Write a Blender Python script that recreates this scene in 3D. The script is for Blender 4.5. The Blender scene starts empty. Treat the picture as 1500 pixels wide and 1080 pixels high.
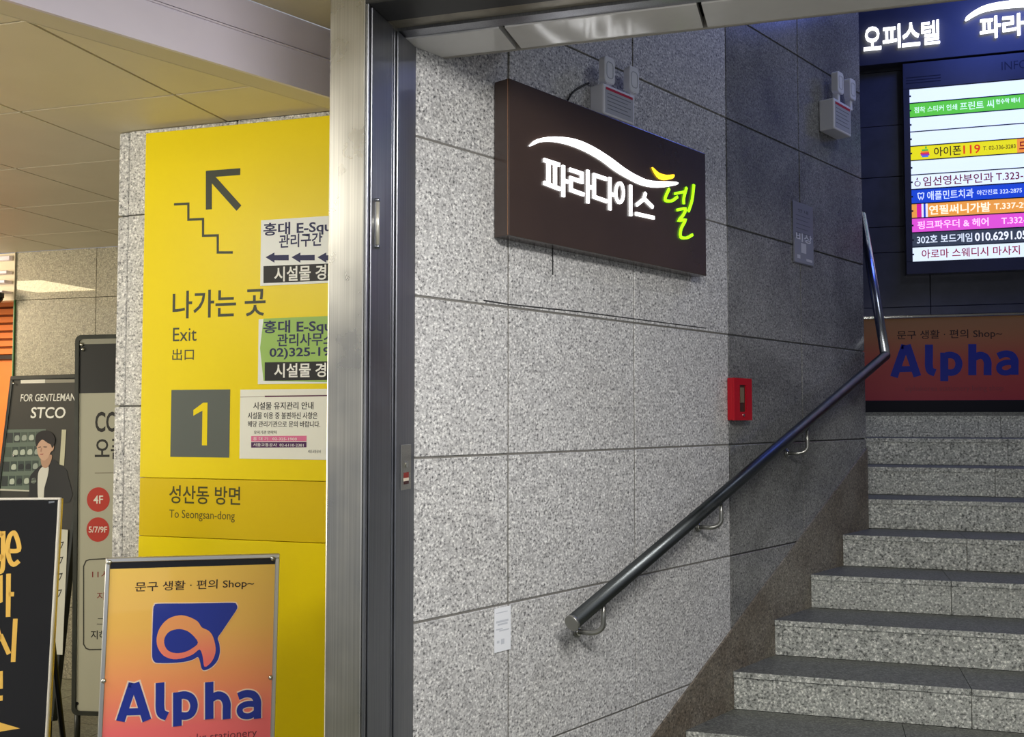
import bpy, bmesh, math, random
from mathutils import Vector, Matrix
from mathutils.geometry import tessellate_polygon
random.seed(7)
SC = bpy.context.scene
COL = SC.collection
V = Vector
# ------------------------------------------------------------------ camera
EYE = 1.615
FPX = 1450.0
HEAD = math.radians(17.0)
PIT = math.atan(70 / FPX)
Hd = V((-math.sin(HEAD), math.cos(HEAD), 0)); Rt = V((math.cos(HEAD), math.sin(HEAD), 0)); Zu = V((0, 0, 1))
Fw = Hd * math.cos(PIT) + Zu * math.sin(PIT); Up = -Hd * math.sin(PIT) + Zu * math.cos(PIT)
cam_d = bpy.data.cameras.new('camera'); cam_d.sensor_width = 36; cam_d.lens = FPX / 1500 * 36
cam_d.clip_start = 0.05
cam = bpy.data.objects.new('camera', cam_d); COL.objects.link(cam)
cm = Matrix.Identity(4)
for i in range(3):
    cm[i][0] = Rt[i]; cm[i][1] = Up[i]; cm[i][2] = -Fw[i]
cm[2][3] = EYE
cam.matrix_world = cm
SC.camera = cam
# ------------------------------------------------------------------ light
w = bpy.data.worlds.new('world'); SC.world = w; w.use_nodes = True
bg = w.node_tree.nodes['Background']; bg.inputs[0].default_value = (0.86, 0.90, 1.0, 1); bg.inputs[1].default_value = 0.33
SC.view_settings.view_transform = 'Standard'; SC.view_settings.look = 'None'
SC.view_settings.gamma = 1; SC.view_settings.use_curve_mapping = False
SC.view_settings.exposure = 0.06

def area(name, loc, target, sx, sy, power, col):
    l = bpy.data.lights.new(name, 'AREA'); l.shape = 'RECTANGLE'; l.size = sx; l.size_y = sy; l.energy = power; l.color = col
    o = bpy.data.objects.new(name, l); COL.objects.link(o); o.location = loc
    o.rotation_euler = (V(target) - V(loc)).to_track_quat('-Z', 'Y').to_euler()
    return o
area('entrance_light', (0.30, 1.35, 2.72), (0.0, 1.95, 0.0), 1.2, 0.4, 62, (1.0, 0.98, 0.95))
area('lobby_light', (-2.66, 0.9, 2.60), (-2.4, 2.9, 1.2), 1.2, 0.5, 36, (1.0, 0.95, 0.84))
area('fill_behind', (0.6, -2.4, 1.55), (-0.3, 3.0, 1.4), 3.6, 1.8, 17, (0.98, 0.98, 1.0))  # broad unseen fill added behind the camera to brighten risers and wall
area('fill_left', (-6.4, 0.5, 1.45), (-2.0, 1.8, 1.9), 2.4, 1.8, 112, (1.0, 0.91, 0.72))  # warm unseen fill, added to brighten the lobby ceiling at left
area('stairwell_fill', (1.7, 3.9, 4.6), (-0.6, 4.0, 2.6), 0.9, 0.3, 12, (0.80, 0.86, 1.0))  # cool unseen fill added to lift the upper wall and emergency lights
area('shop_light', (-6.2, 4.2, 2.5), (-6.0, 6.0, 1.4), 0.6, 0.6, 60, (1.0, 0.80, 0.55))
area('stair_blue_light', (1.7, 6.3, 4.85), (0.6, 7.4, 2.6), 1.6, 0.6, 26, (0.12, 0.20, 1.0))

# ------------------------------------------------------------------ materials
MATS = {}
def lin(c):
    return tuple((x / 255 / 12.92) if x / 255 <= .04045 else ((x / 255 + .055) / 1.055) ** 2.4 for x in c) + (1,)
def newmat(name):
    m = bpy.data.materials.new(name); m.use_nodes = True
    nt = m.node_tree; b = nt.nodes['Principled BSDF']
    return m, nt, b
def flat(rgb, rough=0.6, metal=0.0, emit=0.0, coat=0.0, spec=0.3):
    k = ('f', rgb, rough, metal, emit, coat, spec)
    if k in MATS: return MATS[k]
    m, nt, b = newmat('paint_%d_%d_%d' % rgb)
    b.inputs['Base Color'].default_value = lin(rgb)
    b.inputs['Roughness'].default_value = rough; b.inputs['Metallic'].default_value = metal
    b.inputs['Specular IOR Level'].default_value = spec
    if coat: b.inputs['Coat Weight'].default_value = coat; b.inputs['Coat Roughness'].default_value = 0.06
    if emit:
        b.inputs['Emission Color'].default_value = lin(rgb); b.inputs['Emission Strength'].default_value = emit
    MATS[k] = m
    return m
def ramp(nt, stops, interp='LINEAR'):
    r = nt.nodes.new('ShaderNodeValToRGB'); r.color_ramp.interpolation = interp
    e = r.color_ramp.elements
    while len(e) > 1: e.remove(e[-1])
    e[0].position = stops[0][0]; e[0].color = stops[0][1]
    for p, c in stops[1:]:
        n = e.new(p); n.color = c
    return r
def noise(nt, scale, detail=2, rough=.5, vec=None, dist=0):
    n = nt.nodes.new('ShaderNodeTexNoise'); n.inputs['Scale'].default_value = scale; n.inputs['Detail'].default_value = detail
    n.inputs['Roughness'].default_value = rough; n.inputs['Distortion'].default_value = dist
    if vec: nt.links.new(vec, n.inputs['Vector'])
    return n
def granite(name, dark, mid, light, rough=.55, scale=150, stain=None, coat=0, stain_amt=.35, bump=.12, spec=.5):
    m, nt, b = newmat(name)
    tc = nt.nodes.new('ShaderNodeTexCoord'); vec = tc.outputs['Object']
    n1 = noise(nt, scale, 2.5, .62, vec)
    r1 = ramp(nt, [(.33, lin(dark)), (.455, lin(mid)), (.55, lin(mid)), (.64, lin(light))])
    nt.links.new(n1.outputs['Fac'], r1.inputs['Fac'])
    vo = nt.nodes.new('ShaderNodeTexVoronoi'); vo.inputs['Scale'].default_value = scale * .7; nt.links.new(vec, vo.inputs['Vector'])
    hs = ramp(nt, [(0, (.62, .62, .62, 1)), (.5, (.98, .98, .98, 1)), (1, (1.22, 1.22, 1.2, 1))])
    sep = nt.nodes.new('ShaderNodeSeparateColor'); nt.links.new(vo.outputs['Color'], sep.inputs[0]); nt.links.new(sep.outputs[0], hs.inputs['Fac'])
    mx = nt.nodes.new('ShaderNodeMix'); mx.data_type = 'RGBA'; mx.blend_type = 'MULTIPLY'; mx.inputs['Factor'].default_value = .75
    nt.links.new(r1.outputs['Color'], mx.inputs['A']); nt.links.new(hs.outputs['Color'], mx.inputs['B'])
    n2 = noise(nt, 1.7, 5, .6, vec, .4)
    r2 = ramp(nt, [(.38, (1, 1, 1, 1)), (.72, lin(stain) if stain else (.78, .77, .74, 1))])
    nt.links.new(n2.outputs['Fac'], r2.inputs['Fac'])
    mx2 = nt.nodes.new('ShaderNodeMix'); mx2.data_type = 'RGBA'; mx2.blend_type = 'MULTIPLY'; mx2.inputs['Factor'].default_value = stain_amt
    nt.links.new(mx.outputs['Result'], mx2.inputs['A']); nt.links.new(r2.outputs['Color'], mx2.inputs['B'])
    nt.links.new(mx2.outputs['Result'], b.inputs['Base Color'])
    b.inputs['Roughness'].default_value = rough; b.inputs['Specular IOR Level'].default_value = spec
    if coat: b.inputs['Coat Weight'].default_value = coat; b.inputs['Coat Roughness'].default_value = .015
    if bump:
        bp = nt.nodes.new('ShaderNodeBump'); bp.inputs['Strength'].default_value = bump; bp.inputs['Distance'].default_value = .002
        nt.links.new(n1.outputs['Fac'], bp.inputs['Height']); nt.links.new(bp.outputs['Normal'], b.inputs['Normal'])
    return m
def steel(name, rgb, rough, bumpy=.06):
    m, nt, b = newmat(name)
    tc = nt.nodes.new('ShaderNodeTexCoord'); mp = nt.nodes.new('ShaderNodeMapping'); mp.inputs['Scale'].default_value = (260, 260, 1.2)
    nt.links.new(tc.outputs['Object'], mp.inputs['Vector'])
    n = noise(nt, 1, 3, .6, mp.outputs['Vector'])
    a = [x * .80 for x in lin(rgb)[:3]] + [1]; c = lin(rgb)
    r = ramp(nt, [(.35, a), (.65, c)]); nt.links.new(n.outputs['Fac'], r.inputs['Fac']); nt.links.new(r.outputs['Color'], b.inputs['Base Color'])
    b.inputs['Metallic'].default_value = 1
    n3 = noise(nt, 6, 4, .6, tc.outputs['Object'])
    r3 = ramp(nt, [(.3, (rough * .8,) * 3 + (1,)), (.7, (rough * 1.25,) * 3 + (1,))]); nt.links.new(n3.outputs['Fac'], r3.inputs['Fac'])
    nt.links.new(r3.outputs['Color'], b.inputs['Roughness'])
    bp = nt.nodes.new('ShaderNodeBump'); bp.inputs['Strength'].default_value = bumpy; bp.inputs['Distance'].default_value = .001
    nt.links.new(n.outputs['Fac'], bp.inputs['Height']); nt.links.new(bp.outputs['Normal'], b.inputs['Normal'])
    return m
def mottled(name, c1, c2, scale=4, rough=.5, spec=.5, metal=0, coat=0):
    m, nt, b = newmat(name)
    tc = nt.nodes.new('ShaderNodeTexCoord'); n = noise(nt, scale, 5, .6, tc.outputs['Object'], .3)
    r = ramp(nt, [(.35, lin(c1)), (.65, lin(c2))]); nt.links.new(n.outputs['Fac'], r.inputs['Fac']); nt.links.new(r.outputs['Color'], b.inputs['Base Color'])
    b.inputs['Roughness'].default_value = rough; b.inputs['Specular IOR Level'].default_value = spec; b.inputs['Metallic'].default_value = metal
    if coat: b.inputs['Coat Weight'].default_value = coat; b.inputs['Coat Roughness'].default_value = .05
    return m
def vgrad(name, stops, y0, y1, rough=.5, coat=.0, emit=0):
    """printed colour gradient along the local up axis (a print, not shading)"""
    m, nt, b = newmat(name)
    tc = nt.nodes.new('ShaderNodeTexCoord'); sp = nt.nodes.new('ShaderNodeSeparateXYZ'); nt.links.new(tc.outputs['Object'], sp.inputs[0])
    mr = nt.nodes.new('ShaderNodeMapRange'); mr.inputs['From Min'].default_value = y0; mr.inputs['From Max'].default_value = y1
    nt.links.new(sp.outputs['Y'], mr.inputs['Value'])
    r = ramp(nt, [(p, lin(c)) for p, c in stops]); nt.links.new(mr.outputs['Result'], r.inputs['Fac']); nt.links.new(r.outputs['Color'], b.inputs['Base Color'])
    b.inputs['Roughness'].default_value = rough
    if coat: b.inputs['Coat Weight'].default_value = coat; b.inputs['Coat Roughness'].default_value = .04
    if emit: nt.links.new(r.outputs['Color'], b.inputs['Emission Color']); b.inputs['Emission Strength'].default_value = emit
    return m
GRAN = granite('speckled_granite', (84, 84, 86), (196, 195, 194), (240, 239, 237), .5, 125, coat=.0)
GRANP = granite('polished_granite', (86, 86, 86), (140, 140, 138), (170, 170, 166), .2, 130, stain=(110, 110, 110), stain_amt=.7, bump=.0, spec=.62)
GRANW = granite('warm_granite', (112, 108, 90), (152, 147, 126), (188, 182, 160), .5, 110, bump=0, coat=1)
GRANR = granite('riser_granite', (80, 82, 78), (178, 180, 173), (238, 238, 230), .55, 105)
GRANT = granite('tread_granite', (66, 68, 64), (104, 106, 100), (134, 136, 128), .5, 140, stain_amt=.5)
GRANB = granite('brown_granite', (74, 70, 62), (134, 128, 116), (170, 164, 150), .45, 110, stain=(150, 124, 96), stain_amt=.9)
GRANF = granite('floor_granite', (80, 82, 68), (120, 122, 104), (150, 152, 134), .3, 90)
GROUT = flat((70, 69, 66), .9)
GROUTD = flat((24, 25, 28), .8)
NAVY = mottled('navy_polished_stone', (56, 58, 66), (68, 70, 80), 6, .3, .6)
NAVYF = mottled('dark_fascia_metal', (52, 54, 66), (60, 62, 74), 3, .35, .5)
STEEL = steel('brushed_steel', (200, 198, 190), .30, .015)
STEELD = steel('dark_brushed_steel', (156, 158, 164), .34, .0)
STEELR = steel('rail_steel', (92, 96, 98), .36, .0)
STEELB = flat((150, 150, 144), .28, .9)
CHROME = flat((205, 205, 200), .12, 1.0)
BLACK = flat((16, 16, 17), .4)
WHITE = flat((232, 232, 228), .5)
CREAM = mottled('cream_ceiling_board', (210, 200, 174), (218, 208, 182), 1.5, .55)
FASC = mottled('white_fascia_paint', (216, 208, 222), (224, 217, 230), 2, .35)

# ------------------------------------------------------------------ frames
class Frame:
    def __init__(s, o, x, y):
        s.o = V(o); s.x = V(x).normalized(); s.y = V(y).normalized(); s.n = s.x.cross(s.y).normalized()
        m = Matrix.Identity(4)
        for i in range(3):
            m[i][0] = s.x[i]; m[i][1] = s.y[i]; m[i][2] = s.n[i]; m[i][3] = s.o[i]
        s.m = m
    def hit(s, px, py, d=0.0):
        r = Fw + Rt * ((px - 750) / FPX) - Up * ((py - 540) / FPX)
        c = V((0, 0, EYE)); p0 = s.o + s.n * d
        t = (p0 - c).dot(s.n) / r.dot(s.n)
        q = c + r * t - s.o
        return (q.dot(s.x), q.dot(s.y))
    def pts(s, L, d=0.0): return [s.hit(a, b, d) for a, b in L]
    def world(s, a, b, d=0.0): return s.o + s.x * a + s.y * b + s.n * d
    def sub(s, a, b, d=0.0): return Frame(s.world(a, b, d), s.x, s.y)
def axis(yaw): return V((math.cos(yaw), math.sin(yaw), 0))
WORLD = Frame((0, 0, 0), (1, 0, 0), (0, 1, 0))
WA = math.atan(1280 / FPX) - HEAD
wd = V((math.sin(WA), math.cos(WA), 0)); wn = V((math.cos(WA), -math.sin(WA), 0))
GW = Frame(V((0, 0, 0)) - wn * 2.0, wd, Zu)           # stair-side granite wall; local y = height above floor
YW = Frame((0, 3.03, 0), (1, 0, 0), Zu)               # yellow sign wall
BW = Frame((0, 7.6, 0), (1, 0, 0), Zu)                # rear wall of the landing
FWL = Frame((0, 5.1, 0), (1, 0, 0), Zu)               # far granite wall at left
def wallx(y, off=0.0):                                 # X of the granite wall surface at depth y
    o = GW.o + wn * off
    return o.x + wd.x / wd.y * (y - o.y)

# ------------------------------------------------------------------ mesh builder
class MB:
    def __init__(s): s.bm = bmesh.new()
    def box(s, x0, x1, y0, y1, z0, z1, bev=0.0, seg=1):
        vs = [s.bm.verts.new((x, y, z)) for z in (z0, z1) for y in (y0, y1) for x in (x0, x1)]
        fs = [(0, 2, 3, 1), (4, 5, 7, 6), (0, 1, 5, 4), (2, 6, 7, 3), (0, 4, 6, 2), (1, 3, 7, 5)]
        F = [s.bm.faces.new([vs[i] for i in f]) for f in fs]
        if bev:
            es = list({e for f in F for e in f.edges})
            bmesh.ops.bevel(s.bm, geom=es, offset=bev, segments=seg, affect='EDGES', profile=.5)
        return s
    def prism(s, P, z0, z1, bev=0.0):
        P = [tuple(p) for p in P]
        ar = sum(P[i][0] * P[(i + 1) % len(P)][1] - P[(i + 1) % len(P)][0] * P[i][1] for i in range(len(P)))
        if ar < 0: P = P[::-1]
        n = len(P)
        lo = [s.bm.verts.new((a, b, z0)) for a, b in P]; hi = [s.bm.verts.new((a, b, z1)) for a, b in P]
        if n <= 4:
            s.bm.faces.new(hi); s.bm.faces.new(lo[::-1])
        else:
            for t in tessellate_polygon([[V((a, b, 0)) for a, b in P]]):
                a, b, c = [P[i] for i in t]
                if (b[0] - a[0]) * (c[1] - a[1]) - (c[0] - a[0]) * (b[1] - a[1]) < 0: t = t[::-1]
                try:
                    s.bm.faces.new([hi[i] for i in t]); s.bm.faces.new([lo[i] for i in t[::-1]])
                except ValueError: pass
        for i in range(n):
            j = (i + 1) % n
            s.bm.faces.new([lo[i], lo[j], hi[j], hi[i]])
        return s
    def ring(s, outer, inner, z0, z1):                # closed outlines with the same number of points
        n = len(outer)
        L = [[s.bm.verts.new((a, b, z)) for a, b in P] for P in (outer, inner) for z in (z0, z1)]
        ol, oh, il, ih = L
        for i in range(n):
            j = (i + 1) % n
            for f in ([oh[i], oh[j], ih[j], ih[i]], [ol[i], il[i], il[j], ol[j]], [ol[i], ol[j], oh[j], oh[i]], [il[i], ih[i], ih[j], il[j]]):
                s.bm.faces.new(f)
        return s
    def stroke(s, P, wdt, z0, z1, closed=False):
        P = [V(p) for p in P]; n = len(P); L = []; R = []
        s.k = getattr(s, 'k', -1) + 1; z1 = z1 + s.k * .00012; z0 = z0 - s.k * .00001
        ws = wdt if isinstance(wdt, (list, tuple)) else [wdt] * n
        for i, p in enumerate(P):
            a = P[i - 1] if (i > 0 or closed) else None
            b = P[(i + 1) % n] if (i < n - 1 or closed) else None
            d1 = (p - a).normalized() if a is not None else None
            d2 = (b - p).normalized() if b is not None else None
            if d1 is None: d1 = d2
            if d2 is None: d2 = d1
            t = (d1 + d2)
            t = t.normalized() if t.length > 1e-6 else d2
            nn = V((-t.y, t.x)); k = 1 / max(.5, nn.dot(V((-d2.y, d2.x))))
            L.append(p + nn * ws[i] * .5 * k); R.append(p - nn * ws[i] * .5 * k)
        for i in range(n if closed else n - 1):
            j = (i + 1) % n
            q = [L[i], R[i], R[j], L[j]]
            s.prism(q, z0, z1)
        return s
    def tube(s, P, r, seg=12, caps=True):
        P = [V(p) for p in P]; rings = []
        prev = None
        for i, p in enumerate(P):
            t = ((P[min(i + 1, len(P) - 1)] - P[max(i - 1, 0)])).normalized()
            if prev is None:
                a = V((0, 0, 1)) if abs(t.z) < .9 else V((1, 0, 0)); u = t.cross(a).normalized()
            else:
                u = (prev - t * prev.dot(t)).normalized()
            prev = u; v = t.cross(u); rr = r[i] if isinstance(r, (list, tuple)) else r
            rings.append([s.bm.verts.new(p + (u * math.cos(k * 2 * math.pi / seg) + v * math.sin(k * 2 * math.pi / seg)) * rr) for k in range(seg)])
        for a, b in zip(rings, rings[1:]):
            for k in range(seg):
                f = s.bm.faces.new([a[k], a[(k + 1) % seg], b[(k + 1) % seg], b[k]]); f.smooth = True
        if caps: s.bm.faces.new(rings[0][::-1]); s.bm.faces.new(rings[-1])
        return s
    def disc(s, c, r, z0, z1, seg=24, ry=None):
        ry = ry or r
        return s.prism([(c[0] + r * math.cos(k * 2 * math.pi / seg), c[1] + ry * math.sin(k * 2 * math.pi / seg)) for k in range(seg)], z0, z1)
    def dome(s, c, r, h, seg=14, rings=5):
        rows = []
        for j in range(rings):
            a = j / rings * math.pi / 2
            rows.append([s.bm.verts.new((c[0] + r * math.cos(a) * math.cos(k * 2 * math.pi / seg), c[1] + r * math.cos(a) * math.sin(k * 2 * math.pi / seg), c[2] + h * math.sin(a))) for k in range(seg)])
        top = s.bm.verts.new((c[0], c[1], c[2] + h))
        s.bm.faces.new(rows[0][::-1])
        for a, b in zip(rows, rows[1:]):
            for k in range(seg):
                f = s.bm.faces.new([a[k], a[(k + 1) % seg], b[(k + 1) % seg], b[k]]); f.smooth = True
        for k in range(seg):
            f = s.bm.faces.new([rows[-1][k], rows[-1][(k + 1) % seg], top]); f.smooth = True
        return s
    def build(s, name, mat, parent=None, fr=None, recalc=True):
        if recalc: bmesh.ops.recalc_face_normals(s.bm, faces=s.bm.faces)
        me = bpy.data.meshes.new(name); s.bm.to_mesh(me); s.bm.free()
        me.materials.append(mat)
        o = bpy.data.objects.new(name, me); COL.objects.link(o)
        if parent is not None: o.parent = parent
        if fr is not None: o.matrix_local = fr.m
        return o
def tag(o, label=None, cat=None, group=None, kind=None):
    if label: o['label'] = label
    if cat: o['category'] = cat
    if group: o['group'] = group
    if kind: o['kind'] = kind
    return o
def thing(name, fr, label, cat, group=None):
    o = bpy.data.objects.new(name, None); COL.objects.link(o); o.matrix_world = fr.m; o.empty_display_size = .1
    return tag(o, label, cat, group)
def struct(name, fr=None):
    o = bpy.data.objects.new(name, None); COL.objects.link(o)
    if fr: o.matrix_world = fr.m
    o['kind'] = 'structure'
    return o
def bx(name, mat, parent, x0, x1, y0, y1, z0, z1, bev=0.0, seg=1, fr=None):
    return MB().box(x0, x1, y0, y1, z0, z1, bev, seg).build(name, mat, parent, fr)
def clip(P, a, b, c):                                   # keep a*x+b*y+c >= 0
    out = []
    for i in range(len(P)):
        p, q = P[i], P[(i + 1) % len(P)]
        dp, dq = a * p[0] + b * p[1] + c, a * q[0] + b * q[1] + c
        if dp >= 0: out.append(p)
        if (dp >= 0) != (dq >= 0):
            t = dp / (dp - dq); out.append((p[0] + t * (q[0] - p[0]), p[1] + t * (q[1] - p[1])))
    return out
def smooth(P, n=5, closed=False):
    out = []; L = len(P)
    g = (lambda i: P[i % L]) if closed else (lambda i: P[max(0, min(L - 1, i))])
    for i in range(L if closed else L - 1):
        p0, p1, p2, p3 = g(i - 1), g(i), g(i + 1), g(i + 2)
        for k in range(n):
            t = k / n
            out.append(tuple(.5 * (2 * p1[j] + (p2[j] - p0[j]) * t + (2 * p0[j] - 5 * p1[j] + 4 * p2[j] - p3[j]) * t * t + (3 * p1[j] - p0[j] - 3 * p2[j] + p3[j]) * t ** 3) for j in (0, 1)))
    if not closed: out.append(tuple(P[-1][:2]))
    return out
def arc(cx, cy, rx, ry, a0, a1, n=16):
    return [(cx + rx * math.cos(math.radians(a0 + (a1 - a0) * k / n)), cy + ry * math.sin(math.radians(a0 + (a1 - a0) * k / n))) for k in range(n + 1)]
def rrect(x0, x1, y0, y1, r, n=4):
    P = []
    for cx, cy, a in ((x1 - r, y1 - r, 0), (x0 + r, y1 - r, 90), (x0 + r, y0 + r, 180), (x1 - r, y0 + r, 270)):
        P += arc(cx, cy, r, r, a, a + 90, n)
    return P
def text(s, parent, mat, x0, x1, y0, y1, z, th=.0006, bold=0.0, name='lettering', shear=0.0, fr=None):
    """lettering whose ink fills the local rectangle x0..x1, y0..y1"""
    c = bpy.data.curves.new(name, 'FONT'); c.body = s; c.offset = bold; c.shear = shear; c.resolution_u = 3; c.extrude = .01
    o = bpy.data.objects.new(name, c)
    me = bpy.data.meshes.new_from_object(o); bpy.data.objects.remove(o); bpy.data.curves.remove(c)
    xs = [v.co.x for v in me.vertices]; ys = [v.co.y for v in me.vertices]
    ax, bx_, ay, by = min(xs), max(xs), min(ys), max(ys)
    for v in me.vertices:
        v.co = V((x0 + (v.co.x - ax) / (bx_ - ax) * (x1 - x0), y0 + (v.co.y - ay) / max(1e-6, by - ay) * (y1 - y0), z + (th if v.co.z > 0 else 0)))
    me.name = name; me.materials.clear(); me.materials.append(mat)
    ob = bpy.data.objects.new(name, me); COL.objects.link(ob); ob.parent = parent
    if fr is not None: ob.matrix_local = fr.m
    return ob
def ptext(s, parent, fr, mat, px0, px1, py0, py1, z, base=(0, 0), **k):
    """same, the ink rectangle being read off the photograph on the frame's plane"""
    ym, xm = (py0 + py1) / 2, (px0 + px1) / 2
    a = fr.hit(px0, ym, z)[0]; b = fr.hit(px1, ym, z)[0]
    t = fr.hit(xm, py0, z)[1]; u = fr.hit(xm, py1, z)[1]
    return text(s, parent, mat, a - base[0], b - base[0], u - base[1], t - base[1], z, **k)

# ================================================================== STRUCTURE
# ---- floor of granite slabs
fl = struct('floor')
bx('bed', GROUT, fl, -8, 4, -2.5, 6.0, -.06, -.012)
for i in range(10):
    for j in range(9):
        x0 = -6.0 + i * .62; y0 = .9 + j * .5
        P = [(x0 + .002, y0 + .002), (x0 + .618, y0 + .002), (x0 + .618, y0 + .498), (x0 + .002, y0 + .498)]
        if y0 > 5.3: continue
        MB().prism(P, -.02, 0).build('floor_slab', GRANF, fl)
bx('near_floor', GRANF, fl, -8, 4, -2.5, .9, -.02, 0)

# ---- ceiling over the lobby at left, panels on the 0.62 x 0.635 grid
CH = EYE + 1.05
FAo = V((0, 0, 0)) - wn * 2.5                          # line of the fascia beam's far face
ce = struct('ceiling')
bx('backing', flat((60, 55, 45), .9), ce, -6.6, -2.6, -2.0, 5.1, CH + .02, CH + .05)
xs = [-6.32, -5.70, -5.08, -4.46, -3.85, -3.23, -2.61, -1.99, -1.37, -.75]
ys = [-1.72, -1.08, -.45, .185, .82, 1.455, 2.09, 2.727, 3.36, 4.0, 4.63, 5.1]
for i in range(len(xs) - 1):
    for j in range(len(ys) - 1):
        g = .005
        P = [(xs[i] + g, ys[j] + g), (xs[i + 1] - g, ys[j] + g), (xs[i + 1] - g, ys[j + 1] - g), (xs[i] + g, ys[j + 1] - g)]
        P = clip(P, -wn.x, -wn.y, wn.dot(FAo))          # only left of the beam
        if len(P) > 2 and P[0][0] > -2.5 and ys[j] > 3.03: continue
        if ys[j + 1] > 3.03 and xs[i + 1] > -2.49:
            if xs[i] >= -2.49: P = clip(P, 0, -1, 3.03)
        if len(P) < 3: continue
        if i == 0 and abs(ys[j] - 3.36) < .01:
            MB().prism(P, CH + .002, CH + .012).build('lamp_diffuser', flat((255, 240, 190), .5, 0, 13.0), ce); continue
        MB().prism(P, CH, CH + .015).build('ceiling_panel', CREAM, ce)
P = clip([(-2.62, -2), (0.2, -2), (0.2, 3.03), (-2.62, 3.03)], -wn.x, -wn.y, wn.dot(FAo))
MB().prism(P, CH + .02, CH + .05).build('backing', flat((60, 55, 45), .9), ce)

# ---- fascia beam parallel to the granite wall
FB = Frame(V((0, 0, 0)) - wn * 2.4, wd, Zu)
fb = struct('trim_1', FB)
H0 = EYE + .978
def cut_s(d): return (3.03 - (FB.o.y + wn.y * d)) / wd.y
MB().prism([(-2.5, H0), (cut_s(0), H0), (cut_s(0), EYE + 1.092), (-2.5, EYE + 1.092)], -.012, 0).build('fascia_board', FASC, fb)
bx('groove', flat((110, 106, 108), .7), fb, -2.5, cut_s(0), EYE + 1.09, EYE + 1.100, -.05, -.012)
bx('fascia_board', FASC, fb, -2.5, cut_s(0), EYE + 1.100, EYE + 1.19, -.03, -.006)
bx('ledge', FASC, fb, -2.5, cut_s(0), EYE + 1.088, EYE + 1.0925, -.012, .006)
# soffit of the beam (cut where it meets the yellow wall)
P = [(-2.5, -.013), (cut_s(-.013), -.013), (cut_s(-.1), -.1), (-2.5, -.1)]
m = MB()
for z0, z1 in ((H0 + .0005, H0 + .008),):
    vs = [m.bm.verts.new((a, z, b)) for z in (z0, z1) for a, b in P]
    for f in ((0, 1, 2, 3), (7, 6, 5, 4), (0, 4, 5, 1), (1, 5, 6, 2), (2, 6, 7, 3), (3, 7, 4, 0)): m.bm.faces.new([vs[i] for i in f])
m.build('soffit_board', CREAM, fb)
bx('far_side', CREAM, fb, -2.5, cut_s(-.1), H0, CH + .03, -.1, -.095)

# ---- higher ceiling above the camera, up to the door header
cn = struct('ceiling')
P = clip([(-5, -2.5), (4, -2.5), (4, 2.9), (-5, 2.9)], wn.x, wn.y, -wn.dot(FB.o) + .0)
MB().prism(P, EYE + 1.19, EYE + 1.22).build('board', CREAM, cn)

# ---- yellow-sign wall: backing, granite pillar edge and top strip
yw = struct('wall_left', YW)
WX0 = YW.hit(168, 500)[0]; WX1 = YW.hit(184, 500)[0]; WX2 = YW.hit(219, 500)[0]
bx('backing', GROUT, yw, WX0 + .01, -1.06, 0, CH + .2, -.3, -.02)
j1 = YW.hit(200, 315)[1]; j2 = YW.hit(200, 595)[1]
rows = [0, j2 - (j1 - j2), j2, j1, CH - .001]
for a, b in zip(rows, rows[1:]):
    bx('granite_panel', GRAN, yw, WX1 + .002, WX2 + .35, a + .002, b - .002, -.02, 0, .002)
    bx('edge_panel', GRAN, yw, WX0, WX1 - .002, a + .002, b - .002, -.05, -.004, .006, 2)
    bx('side_panel', GRAN, yw, WX0, WX0 + .02, a + .002, b - .002, -.3, -.05)
for k in range(2):
    bx('granite_panel', GRAN, yw, WX2 + .354 + k * .5, WX2 + .85 + k * .5 - .07 * k, 1.3, CH - .001, -.02, 0, .002)

# ---- far granite wall at left
fw = struct('wall_far', FWL)
fx0 = FWL.hit(22, 450)[0]
zj = FWL.hit(100, 437)[1]
bx('backing', GROUT, fw, fx0, -2.4, 0, CH, -.2, -.02)
cols = [fx0, fx0 + .62, fx0 + 1.24, fx0 + 1.86, -2.4]
rws = [0, zj - 1.38, zj - .92, zj - .46, zj, CH]
rws = [0, .35, .81, 1.27, zj - .64, zj, CH]
rws = [0, zj - 1.92, zj - 1.28, zj - .64, zj, CH]
for a, b in zip(cols, cols[1:]):
    for c, d in zip(rws, rws[1:]):
        if b - a > .05 and d - c > .02:
            bx('granite_panel', GRANW, fw, a + .0015, b - .0015, c + .0015, d - .0015, -.02, 0, .001)
bx('back_of_pillar', GRANW, fw, -2.44, -2.40, 0, CH, 0, 1.75)
# cream door frame and shop front beyond it
sh = struct('door_2', FWL)
a0 = FWL.hit(16, 450)[0]; a1 = fx0
bx('frame_post', CREAM, sh, a0 + .03, a1, 0, CH - .0, -.10, .01, .003)
bx('green_seal', flat((70, 120, 70), .6), sh, a1, a1 + .008, 0, FWL.hit(22, 440)[1], -.01, .012)
bx('head_board', CREAM, sh, -7.4, a0 + .028, FWL.hit(8, 440)[1], CH, -.10, -.02)
for py, h, dd in ((382, .03, .01), (402, .02, .03), (416, .02, .045), (430, .012, .06)):
    z = FWL.hit(8, py)[1]
    bx('head_moulding', FASC, sh, -7.4, a0 - .012, z, z + h, -.02, dd, .003)
SW = Frame((0, 5.9, 0), (1, 0, 0), Zu)
sp = thing('shop_display_wall', SW, 'orange shop wall of horizontal slats seen through the door at far left', 'display')
ORG = mottled('orange_board', (226, 118, 44), (236, 130, 52), 2, .45)
ztop = SW.hit(8, 440)[1]
k = 0; zz = 3.0 - .2
zmid = SW.hit(8, 524)[1]
bx('backing', flat((120, 60, 25), .8), sp, -8.2, -4.6, 0, 2.8, -.06, -.02)
nn = 9; z0 = zmid + .02; st = (2.6 - z0) / nn
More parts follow.
